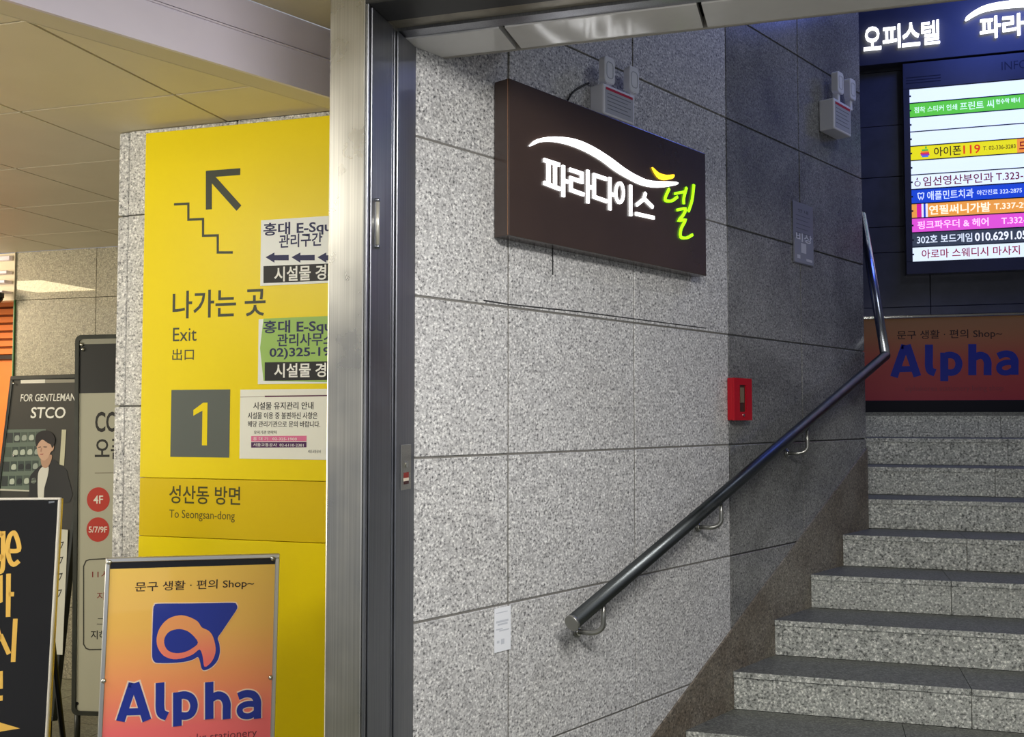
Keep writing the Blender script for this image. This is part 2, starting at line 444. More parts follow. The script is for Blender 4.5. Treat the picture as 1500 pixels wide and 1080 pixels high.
for k in range(nn):
    bx('slat', ORG, sp, -8.2, -4.6, z0 + k * st + .004, z0 + (k + 1) * st - .012, -.02, .004, .003)
bx('shelf_strip', flat((40, 30, 26), .5), sp, -8.2, -4.6, zmid - .015, zmid + .015, -.02, .05)
for k in range(6):
    bx('lower_panel', ORG, sp, -8.2 + k * .6 + .002, -7.6 + k * .6 - .002, 0, zmid - .017, -.02, .004)

# ---- stair-side granite wall
gw = struct('wall_centre', GW)
SS = [2.250 + .6735 * k for k in range(-1, 4)] + [5.0]
SS[0] = 1.86
HH = [0.157 + .4475 * k for k in range(0, 11)]
HH = [0] + [EYE - 1.4575 + .4475 * k for k in range(0, 11)]
HT = HH[-1]
bx('core', GROUT, gw, 1.80, 4.99, 0, HT, -.25, -.022)
bx('joint_mortar', flat((120, 118, 113), .9), gw, 1.86, SS[3], 0, HT, -.0215, -.0035)
bx('joint_mortar', flat((70, 70, 70), .9), gw, SS[3], 4.99, 0, HT, -.0215, -.0035)
bx('end_face', GRANP, gw, 4.99, 5.0, 0, HT, -.27, -.021)
bx('back_face', GRANP, gw, 1.85, 5.0, 0, HT, -.27, -.2505)
for i in range(len(SS) - 1):
    pol = i >= 3
    mat = GRANP if pol else GRAN
    for j in range(len(HH) - 1):
        g = .0032
        pr = random.uniform(-.0012, .0012)
        o = bx('polished_panel' if pol else 'granite_panel', mat, gw, SS[i] + g, SS[i + 1] - g * (i < 4), HH[j] + g, HH[j + 1] - g, -.021, pr, .0015)
for L, wd_ in (([(809, 360), (809.5, 403)], .006), ([(708, 440), (745, 446), (850, 457), (1034, 481)], .004)):
    MB().stroke(GW.pts(L), wd_, .0002, .0012).build('dark_mark', flat((58, 58, 58), .8), gw)
# raking skirting stone above the steps
R = .149; T = .3275; Y4 = 4.097
def stepy(i): return Y4 + (i - 4) * T
def nose(s): return R * 4 + (s - (stepy(4) - GW.o.y) / wd.y) * R / (T / wd.y)
cuts = [2.55, 3.25, 3.93, 4.6, 5.0]
for a, b in zip(cuts, cuts[1:]):
    MB().prism([(a + .001, nose(a) - .28), (b - .001, nose(b) - .28), (b - .001, nose(b) + .137 + .078 * (b - 3.24)), (a + .001, nose(a) + .137 + .078 * (a - 3.24))], 0, .008).build('skirting_stone', GRANB, gw)

# ---- staircase
sc = struct('stairs')
XR = 2.75
for i in range(1, 12):
    y = stepy(i); z = R * i; y2 = stepy(i + 1) if i < 11 else 7.6
    def lx(yy): return wallx(yy, .008) if yy < 5.36 else -1.2
    # riser slabs, three pieces with their own joints
    xa = lx(y); off = [.95, 1.75, 1.35][i % 3] if i > 3 else [.75, 1.1, 1.45][i % 3]
    joints = [xa]
    x = {4: .545, 6: .56, 8: .98, 9: .9, 10: 1.02}.get(i, .3 + .37 * (i % 3))
    while x < XR - .3:
        if x > xa + .12: joints.append(x)
        x += .92
    joints.append(XR)
    for a, b in zip(joints, joints[1:]):
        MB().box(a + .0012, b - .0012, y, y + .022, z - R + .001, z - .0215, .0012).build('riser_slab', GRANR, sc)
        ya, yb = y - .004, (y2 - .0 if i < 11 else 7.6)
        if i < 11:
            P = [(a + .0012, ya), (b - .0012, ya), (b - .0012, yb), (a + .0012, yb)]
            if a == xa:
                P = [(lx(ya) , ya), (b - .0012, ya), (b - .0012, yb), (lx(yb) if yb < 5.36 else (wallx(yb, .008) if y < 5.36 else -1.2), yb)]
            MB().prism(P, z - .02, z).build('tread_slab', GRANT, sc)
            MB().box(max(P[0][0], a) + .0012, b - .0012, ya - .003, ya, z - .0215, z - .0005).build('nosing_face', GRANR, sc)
    if i == 11:
        for a in range(5):
            for b in range(2):
                bx('landing_slab', GRANT, sc, -1.2 + a * .79 + .001, -1.2 + (a + 1) * .79 - .001, y - .004 + b * .607, y + b * .607 + .60, z - .02, z)
    MB().prism([(wallx(y + .03) - .01 if y < 5.3 else -1.2, y + .024), (XR, y + .024), (XR, 7.6), (-1.2 if y > 5.3 else wallx(7.6) - 1, 7.6)], max(0, z - R), z - .021).build('step_core', GROUT, sc)

# ---- rear wall, return wall, right wall, stair ceiling
rw = struct('wall_rear', BW)
LZ = 11 * R
bx('backing', GROUTD, rw, -2.0, XR, LZ, EYE + 3.4, -.2, -.02)
zr = [BW.hit(1290, yy)[1] for yy in (333, 260, 185)]
hr = [LZ, LZ + .36, LZ + .76, LZ + 1.16, zr[0], zr[1], zr[2], zr[2] + .4, zr[2] + .8, EYE + 3.4]
cr = [-2.0, -1.3, -.6, .1, .8, 1.5, 2.2, XR]
for a, b in zip(cr, cr[1:]):
    for c, d in zip(hr, hr[1:]):
        bx('stone_panel', NAVY, rw, a + .002, b - .002, c + .002, d - .002, -.02, random.uniform(-.001, .001), .0015)
wr = struct('wall_right')
bx('granite_face', GRAN, wr, XR, XR + .2, 2.6, 7.8, 0, EYE + 3.4)
wl2 = struct('wall_landing')
bx('granite_face', GRANP, wl2, -2.2, -2.0, 5.0, 7.8, 0, EYE + 3.4)
cs = struct('ceiling')
bx('board', flat((70, 72, 80), .7), cs, -2.2, XR + .2, 2.62, 7.8, EYE + 3.4, EYE + 3.45)
bx('board_upstand', flat((110, 108, 104), .7), cs, -1.3, XR + .2, 2.58, 2.62, EYE + 1.06, EYE + 3.45)

# ---- door frame: steel pillar, jamb channels, header
JX = -1.051
d1 = struct('door_1')
DT = EYE + 1.03
bx('pillar', STEEL, d1, -1.157, -1.0585, 2.212, 2.50, 0, EYE + 1.19, .004, 2)
bx('front_stop', STEELD, d1, -1.058, JX, 2.2135, 2.226, 0, DT, .0015)
bx('groove_back', flat((18, 19, 22), .5), d1, -1.0585, JX - .02, 2.222, 2.525, 0, DT)
bx('jamb_channel', STEELD, d1, -1.071, JX, 2.236, 2.361, 0, DT, .0015)
bx('jamb_bead', STEELD, d1, -1.071, JX - .004, 2.368, 2.379, 0, DT, .0015)
bx('jamb_bead', STEELD, d1, -1.071, JX - .004, 2.384, 2.392, 0, DT, .0015)
bx('jamb_face', STEELD, d1, -1.071, JX, 2.397, 2.523, 0, DT, .002)
hm = flat((58, 58, 58), .45, .6)
bx('header', hm, d1, -1.062, XR, 2.213, 2.335, DT, EYE + 1.5, .003)
bx('header_strip', mottled('dusty_header_metal', (128, 122, 108), (150, 142, 124), 20, .35, .5, .4), d1, -1.068, XR, 2.336, 2.41, DT + .012, EYE + 1.3)
bx('header_strip', STEELD, d1, -1.068, XR, 2.411, 2.458, DT + .004, EYE + 1.3)
# white soffit boards, gaps read from the photograph
SF = Frame((0, 0, DT), (1, 0, 0), (0, 1, 0))
gap1 = SF.hit(740, 47)[0]; gap2 = SF.hit(1026, 14)[0]
WHP = mottled('glossy_white_board', (214, 212, 210), (226, 224, 222), 3, .12, .6)
edges = [(-1.3, gap1 - .008), (gap1 + .008, gap2 - .006), (gap2 + .006, gap2 + .75), (gap2 + .762, XR)]
for a, b in edges:
    P = clip([(a, 2.46), (b, 2.46), (b, 2.615), (a, 2.615)], wn.x, wn.y, -wn.dot(GW.o) - .0)
    if len(P) > 2: MB().prism(P, DT, DT + .02).build('soffit_board', WHP, d1)
bx('soffit_void', flat((12, 12, 12), .9), d1, -.98, XR, 2.462, 2.612, DT + .03, DT + .05)
bx('soffit_edge', flat((150, 146, 138), .5), d1, wallx(2.62), XR, 2.615, 2.622, DT - .003, DT + .3)
bx('header_front', hm, d1, -1.157, XR, 2.205, 2.212, EYE + 1.1, EYE + 1.5)

# ================================================================== THINGS
# ---- yellow exit sign on the left wall
z0s = .25; zt = YW.hit(222, 190)[1] - .022; zf1 = YW.hit(213, 699)[1]; zf2 = YW.hit(211, 783.5)[1]
xl = YW.hit(215, 560)[0]
ES = YW.sub(xl, 0)
es = thing('exit_sign', ES, 'tall yellow station exit sign with arrow, stairs pictogram and grey number 1', 'sign')
YEL = mottled('yellow_enamel', (230, 206, 0), (236, 212, 0), 1.2, .36, .25)
YEL2 = mottled('deep_yellow_enamel', (214, 184, 0), (218, 188, 0), 1.2, .36, .25)
SWD = -1.10 - xl
bx('sign_panel', YEL, es, 0, SWD, zf1 + .001, zt, .0, .03, .001)
tag(bx('band_panel', YEL2, es, 0, SWD, zf2 + .001, zf1 - .001, .0, .029, .001), 'deeper yellow band')
bx('sign_panel', YEL, es, 0, SWD, z0s, zf2 - .001, .0, .03, .001)
DG = flat((58, 62, 52), .5)
D = .03
def esp(L): return [(a - xl, b) for a, b in YW.pts(L, D)]
MB().stroke(esp([(306, 307), (306, 255), (352, 251.5)])[:3], .024, D, D + .0008).stroke(esp([(306, 256), (350, 305)]), .026, D, D + .0008).build('arrow', DG, es)
MB().stroke(esp([(255, 299.5), (276, 298.5), (276, 322), (297.5, 321), (297.5, 345.5), (319, 345), (319, 370), (341, 370)]), .0085, D, D + .0008).build('stairs_pictogram', DG, es)
def et(s, x0, x1, y0, y1, mat=DG, z=D, **k): return ptext(s, es, YW, mat, x0, x1, y0, y1, z, base=(xl, 0), **k)
et('나가는 곳', 253, 389, 424, 465, bold=.012)
et('Exit', 253.5, 288, 480, 500)
et('出口', 252.5, 284, 511, 528, bold=.004)
a = YW.hit(250.5, 620, D)[0] - xl; b = YW.hit(336.5, 620, D)[0] - xl; c = YW.hit(293, 670, D)[1]; d = YW.hit(293, 571, D)[1]
nb = bx('number_box', flat((84, 90, 86), .5), es, a, b, c, d, D, D + .001)
x0, x1 = YW.hit(283.5, 620, D)[0] - xl, YW.hit(304, 620, D)[0] - xl; y0, y1 = YW.hit(293, 652.5, D)[1], YW.hit(293, 590, D)[1]
MB().prism([(x1 - .020, y0), (x1, y0), (x1, y1), (x1 - .017, y1), (x0, y1 - .026), (x0 + .0, y1 - .046), (x1 - .020, y1 - .028)], D + .001, D + .002).build('numeral', YEL, es)
et('성산동 방면', 248, 352, 712, 739, bold=.010, z=.029, mat=flat((70, 66, 20), .5))
et('To Seongsan-dong', 248, 344, 748, 764, z=.029, mat=flat((90, 82, 20), .5))

# ---- notices stuck on the yellow sign
NV = flat((26, 30, 78), .5); INK = flat((22, 22, 24), .5)
def mk(label, x, ty, by, wdt, paper):
    """a sheet whose left edge stands at photo column x, from row ty to row by"""
    tz = YW.hit(x, ty, .0315); bz = YW.hit(x, by, .0315)
    fr = YW.sub(bz[0], bz[1], .0315)
    n = thing('notice', fr, label, 'notice')
    MB().box(0, wdt, 0, tz[1] - bz[1], 0, .0012).build('sheet', paper, n)
    def T(s, x0, x1, y0, y1, mat=NV, z=.0012, **k):
        o = ptext(s, n, YW, mat, x0, x1, y0, y1, .0327, base=(bz[0], bz[1]), **k)
        for v in o.data.vertices: v.co.z += z - .0327
        return o
    def Q(name, L, mat, z=.0012, th=.0005):
        return MB().prism([(p - bz[0], q - bz[1]) for p, q in YW.pts(L, .0327)], z, z + th).build(name, mat, n)
    return n, T, Q
WP = flat((226, 229, 228), .4)
n, T, Q = mk('white notice with navy lettering and left arrows, uppermost on the yellow sign', 381.5, 323, 419, .46, WP)
T('홍대 E-Square', 386, 517, 323, 345, bold=.018)
T('관리구간', 409, 472, 342, 362, bold=.016)
for k in range(4):
    x = 389 + k * 38
    Q('arrow', [(x, 377), (x + 13, 370), (x + 13, 374), (x + 34, 373.5), (x + 34, 381.5), (x + 13, 381.5), (x + 13, 385)], NV)
Q('black_band', [(386, 390), (560, 383), (560, 408), (386, 415)], INK)
T('시설물 경계', 402, 497, 389, 411, WHITE, z=.0017, bold=.018)
n, T, Q = mk('green notice with navy lettering and phone number, middle one on the yellow sign', 378, 468, 563, .46, WP)
Q('green_field', [(386, 467), (560, 460), (560, 562), (386, 558), (381, 510)], flat((150, 186, 96), .5))
T('홍대 E-Square', 386, 517, 468, 490, z=.0017, bold=.018)
T('관리사무소', 406, 490, 488, 507, z=.0017, bold=.016)
T('02)325-1942', 395, 506, 509, 526, z=.0017, bold=.018)
Q('black_band', [(388, 531), (560, 528), (560, 556), (388, 558)], INK, z=.0017)
T('시설물 경계', 402, 497, 532, 553, WHITE, z=.0022, bold=.018)
n, T, Q = mk('white maintenance notice with pink and purple bars, lowest on the yellow sign', 351, 571, 672, .43, flat((226, 226, 216), .5))
Q('rule', [(352, 581.5), (388, 580.8), (388, 581.6), (352, 582.3)], flat((150, 140, 130), .5))
Q('rule', [(388, 579.8), (500, 578.6), (500, 580.3), (388, 582)], flat((90, 40, 70), .5))
T('시설물 유지관리 안내', 371, 459, 589, 600, INK, bold=.01)
T('시설물 이용 중 불편하신 사항은', 363, 465, 604, 614, INK, bold=.006)
T('해당 관리기관으로 문의 바랍니다.', 363, 469, 617, 626, INK, bold=.006)
T('유지기관 연락처', 372, 405, 631, 636, INK)
Q('pink_bar', [(368, 639), (449, 638.5), (449, 646.5), (368, 647)], flat((214, 110, 150), .5))
Q('purple_bar', [(368, 648), (449, 647.5), (449, 655.5), (368, 656)], flat((76, 30, 84), .5))
T('홍 대 기   02-325-1900', 371, 435, 640.5, 645.5, WHITE, z=.0017)
T('서울교통공사  02-6110-2381', 371, 445, 649.5, 654.5, WHITE, z=.0017)
T('서울교통공사', 451, 470, 659, 664, flat((120, 120, 120), .5))

# ---- free-standing poster stands --------------------------------------------------
def stand_frame(px, py, dist, yaw, lean, roll):
    x = axis(yaw); nn = V((math.sin(yaw), -math.cos(yaw), 0))
    up = Zu * math.cos(lean) - nn * math.sin(lean)
    x2 = x * math.cos(roll) - up * math.sin(roll); u2 = up * math.cos(roll) + x * math.sin(roll)
    r = Fw + Rt * ((px - 750) / FPX) - Up * ((py - 540) / FPX)
    return Frame(V((0, 0, EYE)) + r * dist, x2, u2)
def rail_frame(fr, parent, w_, h_, t, dep, mat, name='frame_rail'):
    """four frame members round the rectangle 0..w_, -h_..0"""
    bx(name, mat, parent, 0, w_, -t, 0, -dep, 0, .002)
    bx(name, mat, parent, 0, w_, -h_, -h_ + t, -dep, 0, .002)
    bx(name, mat, parent, 0, t, -h_ + t, -t, -dep, 0, .002)
    bx(name, mat, parent, w_ - t, w_, -h_ + t, -t, -dep, 0, .002)

# logo shapes from the photograph (crop coordinates of the near poster)
def c7(L): return [(140 + a / 3.857, 800 + b / 3.857) for a, b in L]
LOGO_OUT = [(352, 326), (500, 325), (650, 323), (775, 321), (794, 328), (801, 346), (794, 364), (760, 415), (715, 482), (690, 520), (699, 552), (702, 600), (692, 640), (670, 672), (640, 694), (612, 702), (598, 690), (590, 655), (578, 628), (550, 642), (500, 655), (430, 661), (352, 661), (332, 654), (321, 634), (319, 600), (321, 500), (326, 360), (334, 336)]
LOOP = [(690, 395), (625, 480), (575, 425), (520, 398), (470, 392), (410, 412), (365, 460), (345, 520), (352, 575), (385, 620), (440, 640), (500, 632), (550, 612), (588, 585), (605, 625), (615, 682), (650, 660), (672, 620), (678, 575), (668, 525), (722, 440)]
HOLE = [(578, 545), (545, 500), (505, 475), (460, 470), (415, 485), (390, 520), (390, 560), (412, 592), (455, 605), (505, 598), (550, 575)]
def letters_alpha(fr, conv, parent, wscale, z, mat, th=.0006, extra=0.0, name='wordmark_lettering'):
    """the five letters, drawn as strokes in crop coordinates conv() turns into local points"""
    m = MB(); W = wscale
    def st(L, k=1.0): m.stroke(conv(L), W * k + extra, z, z + th)
    def poly(L): m.prism(conv(L), z, z + th)
    # A
    if extra: poly([(186, 768), (246, 768), (262, 800), (172, 800)])
    else: poly([(193, 775), (240, 775), (250, 800), (184, 800)])
    st([(140, 990), (212, 775 - (8 if extra else 0))]); st([(290, 986), (222, 775 - (8 if extra else 0))]); st([(170, 938), (268, 935)], .8)
    # l
    st(smooth([(364, 772), (364, 850), (364, 915), (374, 948), (404, 962)], 4), 1)
    # p
    st([(462, 1018), (462, 826)]); st(smooth([(470, 846), (505, 842), (540, 858), (556, 898), (545, 940), (515, 960), (470, 958)], 4), .88)
    # h
    st([(642, 768), (642, 978)]); st(smooth([(650, 862), (690, 844), (724, 856), (740, 890), (740, 930), (740, 978)], 4), .95)
    # a
    st(smooth([(806, 850), (850, 834), (892, 842), (913, 875), (914, 920), (914, 975)], 4), .9); st(smooth([(914, 894), (860, 892), (822, 908), (814, 935), (832, 958), (872, 960), (910, 936)], 4), .72)
    return m.build(name, mat, parent)

# Alpha poster in an aluminium frame
AF = stand_frame(155, 818, 2.9, .6810, .0584, .0253)
AW = .520 * 2.9 / 3.0; AH = 1.22
a_st = thing('poster_stand', AF, 'orange and pink shop poster with blue fish-like logo in aluminium frame stand', 'sign')
rail_frame(AF, a_st, AW, AH, .013, .03, flat((190, 190, 188), .3, .9))
PR = vgrad('orange_pink_print', [(0, (236, 96, 112)), (.35, (244, 110, 110)), (.52, (246, 150, 96)), (.75, (240, 186, 84)), (1, (240, 196, 78))], -.75, -.03, .4, coat=.6)
bx('print', PR, a_st, .013, AW - .013, -AH + .013, -.032, -.02, -.006)
bx('black_header', flat((20, 22, 30), .3), a_st, .013, AW - .013, -.032, -.013, -.02, -.0055)
bx('back_panel', flat((90, 90, 90), .6), a_st, .003, AW - .003, -AH + .003, -.003, -.032, -.022)
def al(L, z=-.006): return AF.pts(L, z)
def alc(L): return al(c7(L))
BLU = flat((30, 50, 150), .45, coat=.4); WHO = flat((240, 214, 190), .45)
m = MB().prism(smooth(alc([(a + (a - 560) * .022, b + (b - 500) * .03) for a, b in LOGO_OUT]), 4, True), -.006, -.0052); m.build('logo_outline', WHO, a_st)
lg = MB().prism(smooth(alc(LOGO_OUT), 3, True), -.0052, -.0046).build('logo_field', BLU, a_st)
tag(MB().prism(smooth(alc([(600, 460), (575, 425), (520, 398), (470, 392), (410, 412), (365, 460), (345, 520), (352, 575), (385, 620), (440, 640), (500, 632), (550, 612), (588, 585), (605, 625), (615, 682), (650, 660), (672, 620), (678, 575), (664, 515), (640, 480)]), 3, True), -.0046, -.0040).build('logo_loop', vgrad('logo_print', [(0, (242, 92, 112)), (.45, (244, 112, 108)), (1, (240, 160, 96))], -.40, -.22, .45), a_st), 'salmon coloured loop')
MB().prism(smooth(alc(HOLE), 3, True), -.0040, -.0034).build('logo_eye', BLU, a_st)
ls = abs(al([(0, 900)])[0][1] - al([(0, 910)])[0][1]) / 10 / 3.857
letters_alpha(AF, alc, a_st, 50 * ls, -.006, WHO, extra=14 * ls, name='wordmark_outline')
letters_alpha(AF, alc, a_st, 50 * ls, -.0050, BLU)
ptext('문구 생활 · 편의 Shop~', a_st, AF, flat((50, 34, 30), .5), 198, 372, 850, 866, -.006, bold=.008)
ptext('alphakorea.co.kr stationery', a_st, AF, flat((120, 50, 60), .5), 183, 376, 1076, 1091, -.006)
for px, py in ((160, 824), (399.5, 818.5), (152, 998), (396.5, 993)):
    p = AF.hit(px, py, 0); MB().dome((p[0], p[1], -.001), .0075, .006, 12, 4).build('screw', CHROME, a_st)
for sx in (.03, AW - .05):                              # rear prop legs down to the floor
    base = AF.world(sx, -AH, -.03); topp = AF.world(sx, -.5, -.04)
    inv = AF.m.inverted(); foot = V((topp.x, topp.y, .008)) - V((math.sin(.681), -math.cos(.681), 0)) * .10; foot.z = .008
    MB().tube([inv @ topp, inv @ foot], .008, 8).build('leg', flat((120, 120, 118), .4, .8), a_st)
    fb_ = AF.world(sx, -AH + .01, -.012); g = V((fb_.x, fb_.y, .004)); MB().tube([inv @ fb_, inv @ g], .009, 8).build('foot', BLACK, a_st)

# cafe board, cut by the left edge of the photograph
KF0 = stand_frame(88.5, 729, 3.26, .3725, .09, 0)
KW = .50; KF = Frame(KF0.world(-KW, 0), KF0.x, KF0.y)
KH = 1.34
k_st = thing('menu_stand', KF, 'black panel stand with pale frame and fat yellow lettering, cut by the left edge', 'sign')
rail_frame(KF, k_st, KW, KH, .008, .014, flat((226, 222, 214), .35))
bx('panel', flat((26, 25, 24), .12, coat=.6), k_st, .008, KW - .008, -KH + .008, -.008, -.02, -.004)
bx('yellow_edge', flat((206, 176, 60), .5), k_st, KW - .006, KW + .001, -KH + .5, -.003, -.024, -.0145)
YL = flat((236, 190, 92), .5)
def kp(L): return KF.pts(L, -.004)
def c5(L): return [(a / 3.0, 720 + b / 3.0) for a, b in L]
u5 = abs(KF.hit(40, 900)[1] - KF.hit(40, 903)[1]) / 9      # one crop unit
def kst(L, wd_=20, name='letter', closed=False):
    MB().stroke(kp(c5(L)), wd_ * u5, -.004, -.003, closed).build(name, YL, k_st)
kst(smooth([(38, 262), (82, 258), (78, 215), (62, 182), (42, 200), (34, 250), (42, 300), (60, 322), (84, 306)], 4))                # e
kst(smooth([(10, 196), (-14, 180), (-30, 220), (-28, 270), (-8, 300), (12, 280)], 4)); kst(smooth([(14, 175), (14, 300), (8, 350), (-20, 352)], 4))  # g
kst([(-38, 380), (-38, 500), (2, 480), (2, 380), (-38, 390)], 20); kst([(38, 362), (36, 552)], 20); kst([(38, 452), (62, 452)], 20)      # 마
kst([(-20, 570), (-2, 640), (-26, 700)], 20); kst([(2, 630), (40, 715)], 20); kst([(68, 560), (58, 750)], 20)                         # 시
kst([(4, 790), (4, 868)], 17); kst([(3, 898), (3, 920)], 18)                                                                             # !
MB().prism(kp(c5([(-60, 1008), (0, 1016), (88, 1042), (-60, 1066)])), -.004, -.003).build('yellow_wedge', YL, k_st)
MB().prism(kp(c5([(215, 44), (240, 42), (240, 49), (215, 53)])), -.004, -.002).build('clip', CHROME, k_st)
inv = KF.m.inverted()
for sx in (.03, KW - .03):
    topp = KF.world(sx, -.35, -.03); foot = V((topp.x, topp.y, .01)) - V((math.sin(.37), -math.cos(.37), 0)) * .32
    MB().tube([inv @ topp, inv @ foot], .010, 8).build('leg', BLACK, k_st)
    a = KF.world(sx, -KH + .01, -.012); MB().tube([inv @ a, inv @ V((a.x, a.y, .004))], .010, 8).build('foot', BLACK, k_st)

# menswear poster stand
TF = stand_frame(15, 551, 5.4, -.2181, .1009, 0)
TW = .66; TH = 1.72
t_st = thing('poster_stand', TF, 'dark menswear poster of a man in black blazer, in black metal stand', 'sign')
fm = mottled('black_frame_metal', (42, 44, 38), (54, 56, 48), 8, .3, .5, .3)
rail_frame(TF, t_st, TW, TH, .022, .03, fm)
bx('print', flat((52, 52, 49), .6), t_st, .022, TW - .022, -TH + .022, -.022, -.02, -.006)
def tp(L, z=-.006): return TF.pts(L, z)
def c4(L): return [(a / 4.912, 540 + b / 4.909) for a, b in L]
def tq(name, L, rgb, z=-.006, sm=False, e=.4, lab=None):
    P = tp(c4(L)); P = smooth(P, 3, True) if sm else P
    o = MB().prism(P, z, z + .0006).build(name, flat(rgb, e), t_st)
    if lab: o['label'] = lab
    return o
tq('header_strip', [(150, 84), (325, 78), (325, 104), (150, 108)], (225, 222, 210))
tq('header_strip', [(327, 80), (560, 78), (560, 100), (327, 104)], (140, 136, 122))
ptext('FOR GENTLEMAN', t_st, TF, flat((228, 228, 220), .4), 30.5, 110.5, 577, 588, -.006, bold=.006)
ptext('STCO', t_st, TF, flat((235, 235, 228), .4), 45.5, 96, 596.5, 613, -.006, bold=.012)
tq('shelf_print', [(48, 440), (330, 436), (330, 880), (5, 866)], (98, 112, 100))
for i in range(4):
    for j in range(5):
        y = 462 + i * 104 - j * 2; x = 50 + j * 52 - i * 12
        if x > 270 - i * 8: continue
        tq('shelf_cell', [(x, y), (x + 44, y), (x + 42, y + 72), (x - 3, y + 72)], random.choice([(62, 74, 68), (76, 88, 78), (54, 60, 58)]), -.0054)
        if j > 0:
            tq('folded_shirt', [(x + 10, y + 26), (x + 36, y + 22), (x + 38, y + 56), (x + 6, y + 58)], random.choice([(176, 186, 172), (150, 160, 150), (40, 44, 44)]), -.0048, True)
tq('shelf_edge', [(0, 866), (330, 880), (330, 890), (0, 878)], (190, 190, 176), -.005)
tq('pale_column', [(447, 440), (478, 440), (462, 700), (430, 690)], (190, 188, 160), -.005)
tq('man_print', [(212, 900), (215, 790), (235, 752), (290, 700), (385, 655), (440, 700), (478, 728), (492, 780), (505, 960), (210, 960)], (34, 34, 33), -.0048, True, lab='black blazer')
tq('man_print', [(278, 940), (274, 800), (282, 740), (312, 706), (352, 706), (344, 780), (322, 860), (314, 940)], (206, 206, 198), -.0042, True, lab='white shirt')
tq('man_print', [(300, 640), (372, 620), (372, 660), (350, 705), (328, 716), (305, 700)], (176, 140, 116), -.0038, True, lab='neck')
tq('man_print', [(264, 520), (300, 500), (350, 510), (390, 540), (388, 585), (370, 600), (352, 640), (325, 662), (298, 652), (278, 620), (270, 575)], (196, 160, 136), -.0032, True, lab='face')
tq('man_print', [(262, 545), (258, 500), (276, 465), (320, 446), (370, 458), (398, 495), (398, 540), (380, 572), (370, 548), (345, 535), (310, 512), (285, 532), (270, 560)], (28, 23, 20), -.0026, True, lab='dark hair')
for L in ([(278, 566), (298, 562), (298, 567), (280, 570)], [(316, 562), (342, 562), (340, 568), (318, 567)]): tq('eye_print', L, (40, 30, 28), -.0025)
tq('mouth_print', [(292, 614), (318, 612), (312, 621), (296, 621)], (160, 90, 84), -.0025)
tq('nose_print', [(300, 570), (306, 572), (304, 600), (294, 598)], (170, 130, 110), -.0025)
inv = TF.m.inverted()
for sx in (.04, TW - .04):
    topp = TF.world(sx, -.3, -.03); foot = V((topp.x, topp.y, .012)) - V((math.sin(-.218), -math.cos(-.218), 0)) * .22
    MB().tube([inv @ topp, inv @ foot], .012, 8).build('leg', fm, t_st)
    a = TF.world(sx, -TH + .01, -.012); MB().tube([inv @ a, inv @ V((a.x, a.y, .004))], .012, 8).build('foot', BLACK, t_st)
for px, py in ((20, 562), (20, 668)):
    p = TF.hit(px, py, 0); MB().dome((p[0], p[1], 0), .007, .005, 10, 3).build('screw', CHROME, t_st)
# paper sheet taped on the lower half of that poster
PF = TF.sub(*TF.hit(70, 958, 0))
p0 = TF.hit(70, 958); p1 = TF.hit(99.5, 776)
pp = thing('paper_sheet', PF, 'white paper sheet with black scribbled letters beside the black menu stand', 'notice')
o = MB().prism([(a - p0[0], b - p0[1]) for a, b in TF.pts([(60, 958), (92, 959.5), (100, 776.5), (60, 772)], .0)], .001, .0025).build('sheet', flat((196, 196, 184), .5), pp)
for yy in (796, 818, 842, 866):
    dx = (yy - 796) * -.04
    L = [(84 + dx, yy), (93.5 + dx, yy - 1.5), (90.5 + dx, yy + 6), (88 + dx, yy + 9)]
    MB().stroke([(a - p0[0], b - p0[1]) for a, b in TF.pts(L, .0)], .006, .0025, .003).build('lettering', INK, pp)

# tall white board stand, partly behind the pillar
BF = stand_frame(110, 491, 4.8, .16, .0, -.012)
BFw = .52; BH = 1.815
b_st = thing('notice_stand', BF, 'tall white notice board in rounded dark frame, half hidden by the granite pillar', 'sign')
MB().ring(rrect(0, BFw, -BH, 0, .03), rrect(.02, BFw - .02, -BH + .02, -.02, .018), -.04, 0).build('frame', fm, b_st)
bx('board', flat((178, 176, 156), .5), b_st, .02, BFw - .02, -BH + .02, -.02, -.03, -.008)
bx('top_strip', flat((150, 148, 132), .4), b_st, .02, BFw - .02, -.045, -.02, -.008, -.006)
zz = BF.hit(140, 576)[1]
bx('black_head', flat((44, 44, 42), .35), b_st, .02, BFw - .02, zz, -.045, -.008, -.0065)
for px, py in ((120, 505), (122, 512)):
    p = BF.hit(px, py, -.005); MB().dome((p[0], p[1], -.006), .010, .012, 10, 3).build('knob', CHROME, b_st)
def bt(s, x0, x1, y0, y1, mat=flat((34, 32, 28), .5), z=-.008, **k): return ptext(s, b_st, BF, mat, x0, x1, y0, y1, z, **k)
bt('COFFEE', 139.5, 218, 603, 633, bold=.02)
bt('오픈', 139, 184, 643, 673, bold=.015)
p = BF.pts([(139, 692.5), (200, 691.5), (200, 693), (139, 694)], -.008); MB().prism(p, -.008, -.007).build('rule', flat((140, 136, 118), .5), b_st)
RD = flat((186, 52, 38), .45)
for (px, py, s, ww) in ((144, 732, '4F', 14), (143.5, 776, '5/7/9F', 27)):
    c = BF.hit(px, py, -.008); r = abs(BF.hit(px, py + 18, -.008)[1] - c[1])
    MB().disc(c, r, -.008, -.0070, 28).build('red_disc', RD, b_st)
    ptext(s, b_st, BF, flat((230, 226, 214), .5), px - ww / 2, px + ww / 2, py - (6 if s == '4F' else 4.5), py + (6 if s == '4F' else 4.5), -.0070, bold=.012)
L = [(126, 950), (122.5, 944), (122.5, 830), (126, 822), (131, 820), (230, 815), (230, 950), (131, 952)]
MB().stroke(BF.pts(L, -.008), .006, -.008, -.0072, True).build('border_line', flat((60, 58, 50), .5), b_st)
